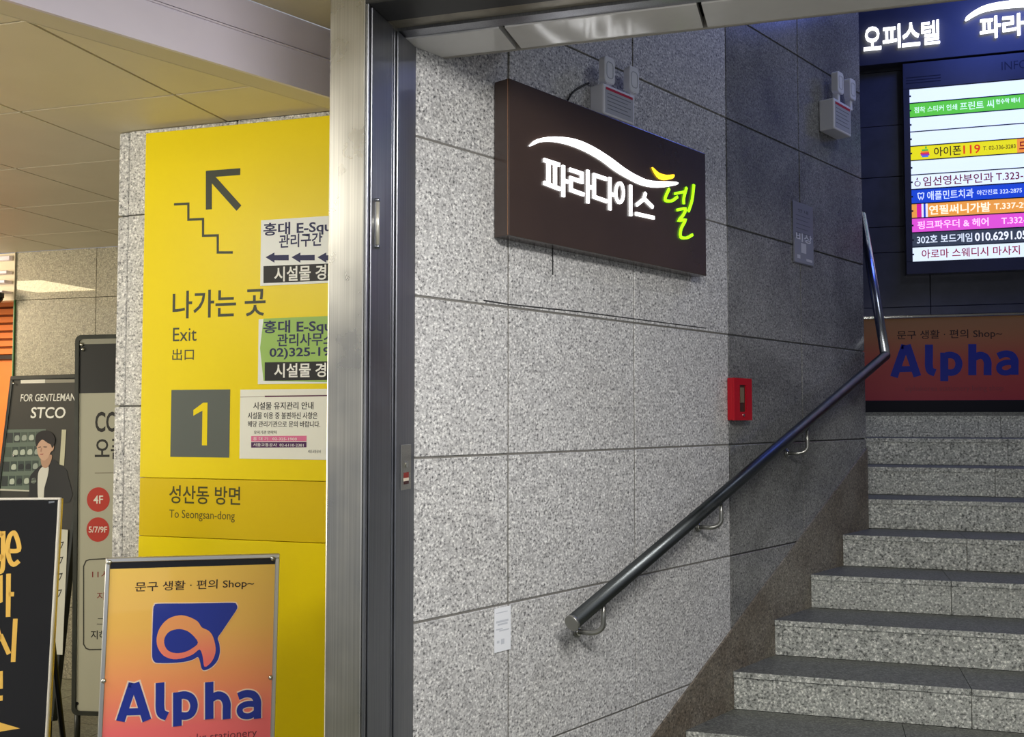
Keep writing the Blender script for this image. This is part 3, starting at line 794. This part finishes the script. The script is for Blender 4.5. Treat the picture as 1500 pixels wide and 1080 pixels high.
bt('11시', 135, 160, 836, 847, flat((130, 44, 36), .5)); bt('지하', 142, 168, 868, 879, flat((130, 44, 36), .5))
bt('그외', 142, 168, 905, 917); bt('지하철', 133, 168, 924, 937, bold=.01)
p = BF.hit(113, 1031, -.008); MB().disc(p, .008, -.008, -.006, 12).build('rivet', BLACK, b_st)
inv = BF.m.inverted()
for yy in (-BH - .01,):
    a = BF.world(.02, -BH, -.02); b = BF.world(BFw - .02, -BH, -.02)
    for q, sgn in ((a, 1), (b, 1)):
        MB().tube([inv @ V((q.x, q.y, q.z + .05)), inv @ V((q.x, q.y, .02))], .014, 8).build('leg', fm, b_st)
        MB().tube([inv @ V((q.x - .08, q.y - .28, .015)), inv @ V((q.x + .02, q.y + .28, .015))], .014, 8).build('foot_bar', fm, b_st)
    MB().tube([inv @ V((a.x, a.y, .06)), inv @ V((b.x, b.y, .06))], .012, 8).build('cross_bar', fm, b_st)

# dome camera under the shop-door head
r = FWL.hit(7, 446); DC = FWL.sub(r[0], r[1] + .035, .07)
dc = thing('dome_camera', DC, 'small black dome camera under the cream door head at far left', 'camera')
m = MB(); m.tube([(0, .03, 0), (0, .0, 0)], .045, 16); m.build('base', flat((60, 60, 58), .5), dc)
m = MB(); m.tube([(0, .0, 0), (0, -.015, 0), (0, -.03, 0), (0, -.042, 0)], [.042, .038, .026, .006], 16); m.build('dome', flat((8, 8, 9), .08), dc)

# ---- steel door fittings
JF = Frame((JX, 0, 0), (0, 1, 0), Zu)                   # jamb face, normal +X
def jp(px, py): return JF.hit(px, py)
p0, p1 = jp(550.5, 296), jp(551, 362)
HF = JF.sub(p0[0], p1[1]); hg = thing('door_hinge', HF, 'slim vertical silver hinge pin on the steel door jamb', 'hinge')
hh = p0[1] - p1[1]
bx('leaf', STEELD, hg, -.004, .022, -.005, hh + .005, 0, .0015)
MB().tube([(0, 0, .005), (0, hh, .005)], .0055, 12).build('pin', flat((214, 210, 196), .3, .6), hg)
for zc in (-.004, hh): MB().tube([(0, zc, .005), (0, zc + .008, .005)], .0065, 12).build('pin_cap', STEELD, hg)
p0, p1 = jp(587, 652), jp(601, 716)
LF = JF.sub(p0[0], p1[1]); lk = thing('lock_plate', LF, 'small steel lock plate with keyhole and red label on the door jamb', 'lock')
lw, lh = p1[0] - p0[0], p0[1] - p1[1]
bx('plate', STEEL, lk, 0, lw, 0, lh, 0, .002, .0008)
MB().disc((lw * .48, lh * .55), .008, .002, .006, 16).build('cylinder', CHROME, lk)
bx('label_sticker', flat((130, 44, 36), .5), lk, lw * .25, lw * .75, lh * .26, lh * .38, .002, .0026)
bx('label_sticker', flat((214, 200, 180), .5), lk, lw * .25, lw * .75, lh * .19, lh * .26, .002, .0026)
bx('label_sticker', flat((60, 30, 28), .5), lk, lw * .25, lw * .75, lh * .12, lh * .19, .002, .0026)

# ---- illuminated brown box sign on the granite wall
BT = .062
bl = GW.hit(747, 347, BT); br = GW.hit(1035, 403, BT); tl = GW.hit(744, 113, BT); tr = GW.hit(1035, 226, BT)
sx0 = (bl[0] + tl[0]) / 2; sx1 = br[0]; sy0 = (bl[1] + br[1]) / 2; sy1 = (tl[1] + tr[1]) / 2
SG = GW.sub(sx0, sy0)
sg = thing('light_box_sign', SG, 'brown box sign with glowing white and lime Korean letters under a swoosh', 'sign')
BRN = mottled('brown_sign_paint', (62, 50, 46), (70, 56, 50), 2, .26, .5, 0, .25)
bx('box', BRN, sg, 0, sx1 - sx0, 0, sy1 - sy0, .002, BT - .0, .003, 2)
bx('edge_seam', flat((150, 110, 80), .5), sg, -.0006, .0, .002, sy1 - sy0 - .002, BT - .006, BT - .004)
ELW = flat((255, 255, 255), .4, 0, 2.4); ELG = flat((150, 235, 20), .4, 0, 1.7); ELY = flat((255, 205, 40), .4, 0, 1.5)
def c1(L): return [(700 + a / 3, 60 + b / 3) for a, b in L]
def sp_(L): return [(a - sx0, b - sy0) for a, b in GW.pts(c1(L), BT)]
ZA, ZB = BT + .0005, BT + .006
SWO = [(228, 456), (260, 432), (330, 422), (420, 432), (500, 465), (580, 515), (640, 560), (700, 595), (760, 616), (865, 620), (866, 634), (790, 645), (720, 635), (660, 607), (600, 572), (540, 527), (470, 487), (400, 459), (330, 444), (270, 446), (229, 463)]
m = MB(); m.prism(smooth(sp_(SWO), 3, True), ZA, ZB); m.build('swoosh', ELW, sg)
MB().prism(smooth(sp_([(762, 556), (790, 580), (825, 590), (857, 588), (852, 605), (815, 612), (785, 598)]), 3, True), ZA, ZB).build('yellow_leaf', ELY, sg)
lw1 = .0118
def glyph(name, strokes, mat, k=1.0, extra=None):
    m = MB()
    for L in strokes: m.stroke(sp_(L), lw1 * k, ZA, ZB)
    return m.build(name, mat, sg)
glyph('letter', [[(287, 524), (356, 546)], [(307, 532), (307, 632)], [(336, 540), (336, 642)], [(287, 624), (358, 652)], [(372, 548), (372, 686)], [(372, 614), (392, 620)]], ELW)
glyph('letter', [[(400, 566), (454, 584), (454, 620), (406, 604), (406, 656), (462, 676)], [(480, 568), (480, 714)], [(480, 640), (498, 646)]], ELW)
glyph('letter', [[(562, 608), (508, 590), (508, 686), (564, 706)], [(577, 600), (577, 744)], [(577, 672), (595, 678)]], ELW)
m = MB(); m.stroke(sp_(arc(620, 668, 17, 43, 0, 345, 16)), lw1 * .85, ZA, ZB, True); m.stroke(sp_([(668, 634), (668, 770)]), lw1, ZA, ZB); m.build('letter', ELW, sg)
glyph('letter', [[(734, 668), (726, 696), (694, 722)], [(728, 694), (766, 732)], [(690, 760), (771, 778)]], ELW)
glyph('green_letter', [smooth([(838, 650), (822, 685), (822, 702), (848, 704), (874, 686)], 3), [(862, 672), (902, 664)], smooth([(914, 645), (902, 690), (902, 718)], 3), smooth([(946, 632), (938, 700), (922, 750)], 3),
      smooth([(872, 744), (908, 738), (900, 765), (880, 790), (908, 788), (890, 825), (888, 862), (915, 866), (940, 852)], 3)], ELG, .82)
# thin dark drip line and scratch under the sign
# ---- emergency lights
def emergency(name, label, x0, x1, ytop, ybot, depth, heads, cord=None, base=None):
    a = GW.hit(x0, ybot, depth); b = GW.hit(x1, ybot, depth); t = GW.hit(x0, ytop, depth)
    if base is not None: a = (a[0], base)
    fr = GW.sub(a[0], a[1]); e = thing(name, fr, label, 'emergency light')
    W_, H_ = b[0] - a[0], t[1] - a[1]
    PW = flat((232, 232, 240), .4)
    bx('housing', PW, e, 0, W_, 0, H_, 0, depth, .006, 2)
    bx('label_sheet', flat((176, 178, 186), .5), e, W_ * .06, W_ * .94, H_ * .08, H_ * .90, depth, depth + .001)
    bx('red_stripe', flat((190, 30, 50), .5), e, W_ * .08, W_ * .92, H_ * .82, H_ * .90, depth + .001, depth + .0016)
    for q in range(5): bx('text_line', flat((120, 122, 130), .5), e, W_ * .12, W_ * (.86 - .1 * (q % 2)), H_ * (.70 - .12 * q), H_ * (.725 - .12 * q), depth + .001, depth + .0014)
    for hx, hy, hw, hh in heads:
        c = GW.hit(hx, hy, depth * .8); fx = c[0] - a[0]; fy = c[1] - a[1]
        h = MB().ring(rrect(fx - hw, fx + hw, fy - hh, fy + hh, .016), rrect(fx - hw + .003, fx + hw - .003, fy - hh + .003, fy + hh - .003, .013), depth * .55, depth * .95).build('lamp_head', PW, e)
        MB().prism(rrect(fx - hw + .003, fx + hw - .003, fy - hh + .003, fy + hh - .003, .013), depth * .56, depth * .97).build('lens', flat((236, 238, 244), .2), h)
        MB().stroke(rrect(fx - hw * .6, fx + hw * .6, fy - hh * .6, fy + hh * .6, .012), .0025, depth * .97, depth * .985, True).build('lens_rim', flat((168, 172, 184), .3), h)
        bx('neck', PW, e, fx - .012, fx + .012, min(fy - hh + .004, H_) - .006, fy - hh + .006, depth * .45, depth * .85, .003)
    if cord:
        P = [(p - a[0], q - a[1]) for p, q in GW.pts(cord, .01)]
        MB().tube([V((p, q, .012)) for p, q in smooth(P, 4)], .0035, 8).build('cord', BLACK, e)
    return e
emergency('emergency_light', 'white twin-lamp emergency light with red-striped label rising behind the brown sign', 884, 930, 121, 190, .058, [(890, 104, .030, .046), (926, 118, .030, .046)], base=sy1 + .004, cord=[(862, 122), (850, 127), (838, 136), (831, 147)])
emergency('emergency_light', 'grey twin-lamp emergency light on the dark polished wall near its far corner', 1222, 1247, 143, 188, .075, [(1228, 122, .036, .052), (1246, 132, .036, .052)])

# ---- red box, sticker, notice on granite wall
a = GW.hit(1075, 616, .03); b = GW.hit(1100, 555, .03)
RB = GW.sub(a[0], a[1]); rb = thing('fire_alarm_box', RB, 'narrow red wall box with dark window slot, above the steel handrail', 'alarm box')
W_, H_ = b[0] - a[0], b[1] - a[1]
REDM = flat((176, 18, 34), .35)
bx('box', REDM, rb, 0, W_, 0, H_, 0, .024, .003)
MB().ring([(0, 0), (W_, 0), (W_, H_), (0, H_)], [(W_ * .30, H_ * .2), (W_ * .68, H_ * .2), (W_ * .68, H_ * .84), (W_ * .30, H_ * .84)], .024, .034).build('cover_frame', REDM, rb)
bx('window', flat((70, 44, 36), .15), rb, W_ * .30, W_ * .68, H_ * .2, H_ * .84, .024, .027)
bx('window_slot', flat((120, 104, 84), .3), rb, W_ * .40, W_ * .58, H_ * .42, H_ * .78, .027, .031)
MB().disc((W_ * .5, H_ * .12), .006, .034, .037, 12).build('lock', CHROME, rb)
a = GW.hit(723, 957); b = GW.hit(747, 887)
SK = GW.sub(a[0], a[1], .002); sk = thing('sticker', SK, 'small white paper sticker with faded grey marks, low on the speckled wall', 'sticker')
W_, H_ = b[0] - a[0], b[1] - a[1]
bx('sheet', flat((236, 238, 242), .5), sk, 0, W_, 0, H_, 0, .0012)
for q, (u0, u1, v0, v1) in enumerate([(.1, .85, .66, .71), (.2, .8, .6, .64), (.1, .5, .5, .53), (.3, .9, .46, .49), (.4, .6, .16, .28), (.15, .3, .2, .26), (.1, .8, .88, .9)]):
    bx('faded_mark', flat((200, 203, 210), .6), sk, W_ * u0, W_ * u1, H_ * v0, H_ * v1, .0012, .0015)
a = GW.hit(1161, 384); b = GW.hit(1189, 304)
NT = GW.sub(a[0], a[1], .002); nt_ = thing('wall_notice', NT, 'pale laminated notice in plastic sleeve on the dark polished wall', 'notice')
W_, H_ = b[0] - a[0], b[1] - a[1]
bx('sheet', flat((130, 132, 146), .3), nt_, 0, W_, 0, H_, 0, .003)
bx('plastic_sleeve', flat((150, 152, 160), .05, coat=1), nt_, .004, W_ - .004, .003, H_ * .42, .003, .006, .001)
text('안 내', nt_, flat((90, 90, 104), .5), W_ * .25, W_ * .75, H_ * .84, H_ * .9, .003)
for q in range(5): bx('text_line', flat((96, 98, 112), .5), nt_, W_ * .15, W_ * (.85 - .1 * (q % 2)), H_ * (.78 - .07 * q), H_ * (.79 - .07 * q), .003, .0034)
text('비상', nt_, flat((214, 216, 226), .4), W_ * .1, W_ * .9, H_ * .36, H_ * .5, .0062, bold=.02)
for q, (u0, u1, v0, v1) in enumerate([(.35, .6, .18, .34), (.15, .3, .08, .14), (.6, .9, .06, .1)]): bx('pale_mark', flat((196, 198, 206), .4), nt_, W_ * u0, W_ * u1, H_ * v0, H_ * v1, .006, .0066)

# ---- handrail
RO = .085
ra = GW.hit(838, 913, RO); rb_ = GW.hit(1297, 521, RO)
HRF = GW.sub(ra[0], ra[1]); hr_ = thing('handrail', HRF, 'dark steel handrail climbing the granite wall and kinking upward at the top', 'handrail')
dx, dy = rb_[0] - ra[0], rb_[1] - ra[1]
MB().tube([(0, 0, RO), (dx, dy, RO)], .0245, 20).build('tube', STEELR, hr_)
tb = GW.hit(1272, 388, RO - .0)
kdir = (tb[0] - rb_[0], tb[1] - rb_[1])
# upper leg climbs back behind the wall end along the next flight
inv = HRF.m.inverted()
p0 = V((dx, dy, RO))
rr = Fw + Rt * ((1274 - 750) / FPX) - Up * ((385 - 540) / FPX)
wp = V((0, 0, EYE)) + rr * 5.62
MB().tube([p0, inv @ wp, inv @ (wp + (wp - HRF.m @ p0) * .6)], .0245, 20).build('upper_tube', flat((170, 174, 180), .25, 1.0), hr_)
MB().dome((dx, dy, RO), .0245, .0245, 14, 5).build('elbow', STEELR, hr_)
ax = V((dx, dy, 0)).normalized()
MB().tube([V((0, 0, RO)) - ax * .004, V((0, 0, RO)) + ax * .006], .0255, 20).build('end_cap', flat((150, 150, 144), .4, .8), hr_)
def bracket(px, py, ):
    q = GW.hit(px, py, 0); u, v = q[0] - ra[0], q[1] - ra[1]
    top = (u + .03, (u + .03) * dy / dx - .022)
    m = MB(); P = []
    h = top[1] - v
    pts = [(u, v, 0), (u + .004, v, RO * .45)]
    for q in range(7):
        g = math.radians(15 * q); pts.append((u + .006 + .024 * math.sin(g), v + .030 * (1 - math.cos(g)), RO * .55 + RO * .45 * math.sin(g)))
    pts += [(u + .030, v + .05, RO), (u + .030, top[1], RO)]
    o = MB().tube(pts, .0085, 12).build('bracket', STEELB, hr_)
    MB().tube([(u, v, 0), (u, v, .006)], .020, 16).build('wall_plate', STEELB, o)
    MB().tube([(u, v, .004), (u, v, .012)], .013, 16).build('collar', CHROME, o)
bracket(845, 925); bracket(1022, 772); bracket(1152, 664)
for k, u in enumerate([dx * .93]):
    pass

# ---- rear wall: fascia with glowing letters
fz = BW.hit(1290, 94, .12)[1]
FC = BW.sub(-2.0, fz)
fc = struct('trim_2', FC)
bx('fascia', NAVYF, fc, 0, 2.0 + XR, 0, EYE + 3.4 - fz, .0, .12, .003)
bx('fascia', NAVYF, fc, 0, 2.0 + XR, .72, EYE + 3.4 - fz, .12, .15, .003)
def letters(label, s, x0, x1, y0, y1):
    ym, xm = (y0 + y1) / 2, (x0 + x1) / 2
    A = BW.hit(x0, ym, .14); B = BW.hit(x1, ym, .14); t = BW.hit(xm, y0, .14)[1]; u = BW.hit(xm, y1, .14)[1]
    fr = BW.sub(A[0], u, .12); o = thing('channel_letters', fr, label, 'sign')
    n = len(s); wtot = B[0] - A[0]; cw = wtot / n
    for k, ch in enumerate(s):
        text(ch, o, flat((255, 255, 255), .4, 0, 2.4), k * cw + cw * .03, (k + 1) * cw - cw * .05, 0, t - u, .012, th=.02, bold=.004 if ch == '텔' else .014, name='letter')
    return o
letters('four glowing white Korean letters on the dark fascia, beside the wall corner', '오피스텔', 1264, 1378, 35, 69)
o = letters('glowing white Korean letters beneath a white arc, cut by the upper right corner', '파라다이스', 1434, 1606, 17, 49)
A = BW.hit(1434, 33, .14)
def c3(L): return [(1240 + a * .1852, b * .1852) for a, b in L]
u0 = BW.hit(1520, 33, .14)
basex = BW.hit(1434, 33, .14)[0]; basey = BW.hit(1520, 49, .14)[1]
MB().prism(smooth([(p - basex, q - basey) for p, q in BW.pts(c3([(940, 148), (1000, 98), (1100, 48), (1250, 18), (1404, 10), (1560, 20), (1800, 60), (2100, 130), (2300, 150), (2300, 175), (2090, 160), (1800, 95), (1560, 62), (1404, 55), (1250, 66), (1100, 90), (1010, 128), (950, 164)]), .14)], 3, True), .012, .042).build('swoosh', flat((255, 255, 255), .4, 0, 3.0), o)
# ---- directory board
DPT = .10
bx0 = BW.hit(1325, 250, DPT)[0]; by1 = BW.hit(1330, 93, DPT)[1]; by0 = BW.hit(1333, 402, DPT)[1]
DB = BW.sub(bx0, by0); db = thing('directory_board', DB, 'backlit tenant directory of coloured rows in a dark navy housing', 'sign')
BWD = 1.55
ix0 = BW.hit(1334.5, 250, DPT)[0] - bx0; iy1 = BW.hit(1333, 130.5, DPT)[1] - by0; iy0 = BW.hit(1337, 383.5, DPT)[1] - by0; ix1 = BWD - ix0
hm_ = mottled('navy_housing_metal', (50, 52, 66), (58, 60, 76), 3, .3, .5)
HT_ = by1 - by0
bx('housing_back', hm_, db, 0, BWD, 0, HT_, 0, DPT - .03)
bx('housing_top', hm_, db, 0, BWD, iy1, HT_, DPT - .03, DPT + .004, .002)
bx('housing_bottom', hm_, db, 0, BWD, 0, iy0, DPT - .03, DPT + .004, .002)
bx('housing_side', hm_, db, 0, ix0, iy0, iy1, DPT - .03, DPT + .004, .002)
bx('housing_side', hm_, db, ix1, BWD, iy0, iy1, DPT - .03, DPT + .004, .002)
text('INFORMATION', db, flat((34, 36, 52), .5), BW.hit(1467, 100, DPT)[0] - bx0, BW.hit(1467, 100, DPT)[0] - bx0 + .5, HT_ - .115, HT_ - .055, DPT + .004)
for q in range(3): bx('vent_slot', flat((30, 32, 46), .5), db, .02, .25, HT_ - .11 - q * .02, HT_ - .103 - q * .02, DPT + .004, DPT + .005)
rh = (iy1 - iy0) / 12
CW = (222, 236, 250)
rowc = [CW, (92, 200, 60), CW, CW, (236, 226, 20), CW, CW, (26, 70, 196), (240, 160, 70), (232, 86, 206), (58, 66, 80), CW]
EM = 1.0
def rt(r, s, x0, x1, col, row, emit=.8, h=.6, bold=.012, dy=0):
    yc = iy1 - (row + .5) * rh
    X0 = BW.hit(x0, 130 + 21 * row, DPT)[0] - bx0; X1 = BW.hit(x1, 130 + 21 * row, DPT)[0] - bx0
    text(s, r, flat(col, .5, 0, emit), X0, X1, yc - rh * h / 2 + dy, yc + rh * h / 2 + dy, DPT - .0035, bold=bold)
for k in range(12):
    r = bx('directory_row', flat(rowc[k], .4, 0, EM * (.95 if rowc[k] == CW else .8)), db, ix0 + .0, ix1, iy1 - (k + 1) * rh + .0035, iy1 - k * rh - .0035, DPT - .02, DPT - .004)
    tag(r, {0: 'blank white row', 1: 'green row with pale lettering', 4: 'yellow row with fruit emblem', 6: 'white row with maroon lettering', 7: 'blue row', 8: 'orange row', 9: 'pink row', 10: 'dark grey row', 11: 'white row with crimson lettering'}.get(k, 'blank white row'))
    bx('row_divider', flat((44, 50, 70), .5), r, ix0, ix1, iy1 - k * rh - .0035, iy1 - k * rh + .0035, DPT - .004, DPT - .0005)
    bx('clip_notch', flat((40, 44, 60), .5), r, ix0 - .001, ix0 + .010, iy1 - (k + .5) * rh - .006, iy1 - (k + .5) * rh + .006, DPT - .004, DPT - .002)
    if k == 1:
        rt(r, '점착 스티커 인쇄', 1339, 1402, (226, 250, 226), k, h=.42); rt(r, '프린트 씨', 1406, 1456, (226, 250, 226), k, h=.55); rt(r, '현수막 배너', 1459, 1494, (240, 250, 240), k, h=.35, dy=.012)
    if k == 4:
        yc = iy1 - (k + .5) * rh; X = BW.hit(1355, 215, DPT)[0] - bx0
        R_ = rh * .30
        for q, cc in enumerate([(70, 180, 70), (240, 150, 40), (226, 50, 60), (150, 60, 170), (60, 120, 220)]):
            yy = yc + R_ * .75 - q * R_ * .36; hw = R_ * math.sqrt(max(.1, 1 - ((q - 2) / 2.7) ** 2))
            bx('emblem_band', flat(cc, .5, 0, .8), r, X - hw, X + hw * (.85 if q in (1, 2) else 1), yy - R_ * .36, yy, DPT - .004, DPT - .003)
        MB().disc((X + R_ * .2, yc + R_ * 1.15), R_ * .2, DPT - .004, DPT - .003, 10, R_ * .32).build('emblem_leaf', flat((70, 180, 70), .5, 0, .8), r)
        rt(r, '아이폰', 1368, 1408, (70, 40, 20), k, .3, .66); rt(r, '119', 1411, 1436, (220, 70, 20), k, .8, .6, .02); rt(r, 'T. 02-336-3283', 1440, 1488, (120, 90, 20), k, .3, .28)
        X = BW.hit(1490, 215, DPT)[0] - bx0
        bx('orange_field', flat((245, 150, 60), .4, 0, .8), r, X, ix1, yc - rh / 2 + .0035, yc + rh / 2 - .0035, DPT - .004, DPT - .0036); rt(r, '드림치과의원', 1493, 1565, (150, 20, 30), k, .5, .66, .02)
    if k == 6:
        rt(r, '임선영산부인과', 1352, 1455, (130, 30, 60), k, .5, .66); rt(r, 'T.323-5000', 1459, 1530, (130, 30, 60), k, .5, .5)
        yc = iy1 - (k + .5) * rh; X = BW.hit(1344, 262, DPT)[0] - bx0
        MB().stroke(arc(X, yc - .012, .018, .018, 60, 400, 12), .006, DPT - .004, DPT - .0034).stroke([(X - .004, yc + .012), (X, yc + .03)], .008, DPT - .004, DPT - .0034).build('figure_emblem', flat((120, 40, 70), .5, 0, .4), r)
    if k == 7:
        rt(r, '애플민트치과', 1358, 1426, (214, 228, 255), k, .9, .62); rt(r, '야간진료 322-2875', 1431, 1497, (214, 228, 255), k, .9, .36)
        yc = iy1 - (k + .5) * rh; X = BW.hit(1349, 285, DPT)[0] - bx0
        MB().stroke([(X - .02, yc + .02), (X - .01, yc + .024), (X, yc + .016), (X + .01, yc + .024), (X + .02, yc + .02), (X + .016, yc - .01), (X + .008, yc - .024), (X, yc - .004), (X - .008, yc - .024), (X - .016, yc - .01)], .006, DPT - .004, DPT - .0034, True).build('tooth_emblem', flat((214, 228, 255), .5, 0, .9), r)
    if k == 8:
        yc = iy1 - (k + .5) * rh
        for xa, xb, cc in ((1343, 1350, (220, 30, 150)), (1350, 1353, (240, 240, 250)), (1353, 1356, (30, 60, 190)), (1356, 1359, (240, 240, 250))):
            A_, B_ = BW.hit(xa, 307, DPT)[0] - bx0, BW.hit(xb, 307, DPT)[0] - bx0
            bx('stripe', flat(cc, .5, 0, .8), r, A_, B_, yc - rh / 2 + .0035, yc + rh / 2 - .0035, DPT - .004, DPT - .0034)
        rt(r, '연필써니가발', 1361, 1451, (255, 244, 210), k, .95, .66, .02); rt(r, 'T.337-2944', 1456, 1520, (255, 244, 210), k, .95, .4)
    if k == 9: rt(r, '핑크파우더 & 헤어', 1344, 1448, (255, 214, 250), k, .95, .56); rt(r, 'T.332-1004', 1467, 1530, (255, 214, 250), k, .95, .42)
    if k == 10: rt(r, '302호 보드게임', 1343, 1424, (222, 232, 240), k, .95, .6); rt(r, '010.6291.0533', 1428, 1520, (240, 244, 250), k, .95, .58, .02)
    if k == 11: rt(r, '아로마 스웨디시 마사지', 1350, 1494, (170, 26, 70), k, .5, .62)
# ---- long banner below the board
nt0 = BW.hit(1271, 468, .05)[1]; nt1 = BW.hit(1271, 587, .05)[1]
NB = BW.sub(0.0, LZ); nb_ = thing('shop_banner', NB, 'wide orange-to-red shop banner with blue lettering at the top of the stairs', 'banner')
BP = vgrad('banner_print', [(0, (176, 34, 44)), (.45, (190, 66, 46)), (.8, (184, 116, 58)), (1, (176, 122, 62))], nt1 - LZ, nt0 - LZ, .5)
bx('print', BP, nb_, -.5, 2.4, nt1 - LZ, nt0 - LZ, .004, .05)
bx('top_trim', CHROME, nb_, -.5, 2.4, nt0 - LZ, nt0 - LZ + .022, .004, .06, .004)
bx('bottom_trim', flat((14, 14, 16), .6), nb_, -.5, 2.4, 0, nt1 - LZ, .004, .055, .003)
def c6(L): return [(1040 + a * .3149, 360 + b * .3149) for a, b in L]
def nbp(L): return [(a, b - LZ) for a, b in BW.pts(L, .05)]
# map the near poster's letter coordinates onto the banner's letter box
def conv(L): return nbp([(1304.5 + (a - 118) * (1491 - 1304.5) / (934 - 118), 505 + (b - 772) * (558.5 - 505) / (1018 - 772)) for a, b in L])
u_ = (nbp([(1400, 520)])[0][1] - nbp([(1400, 530)])[0][1]) / 10 * (53.5 / 246)
BLB = flat((28, 44, 140), .5)
letters_alpha(BW, conv, nb_, 50 * u_, .05, BLB)
ptext('문구 생활 · 편의 Shop~', nb_, BW, flat((60, 34, 22), .5), 1314, 1468, 483, 498, .05, base=(0, LZ), bold=.008)
ptext('alphakorea stationery living shop', nb_, BW, flat((150, 60, 60), .5), 1326, 1470, 565, 575, .05, base=(0, LZ))
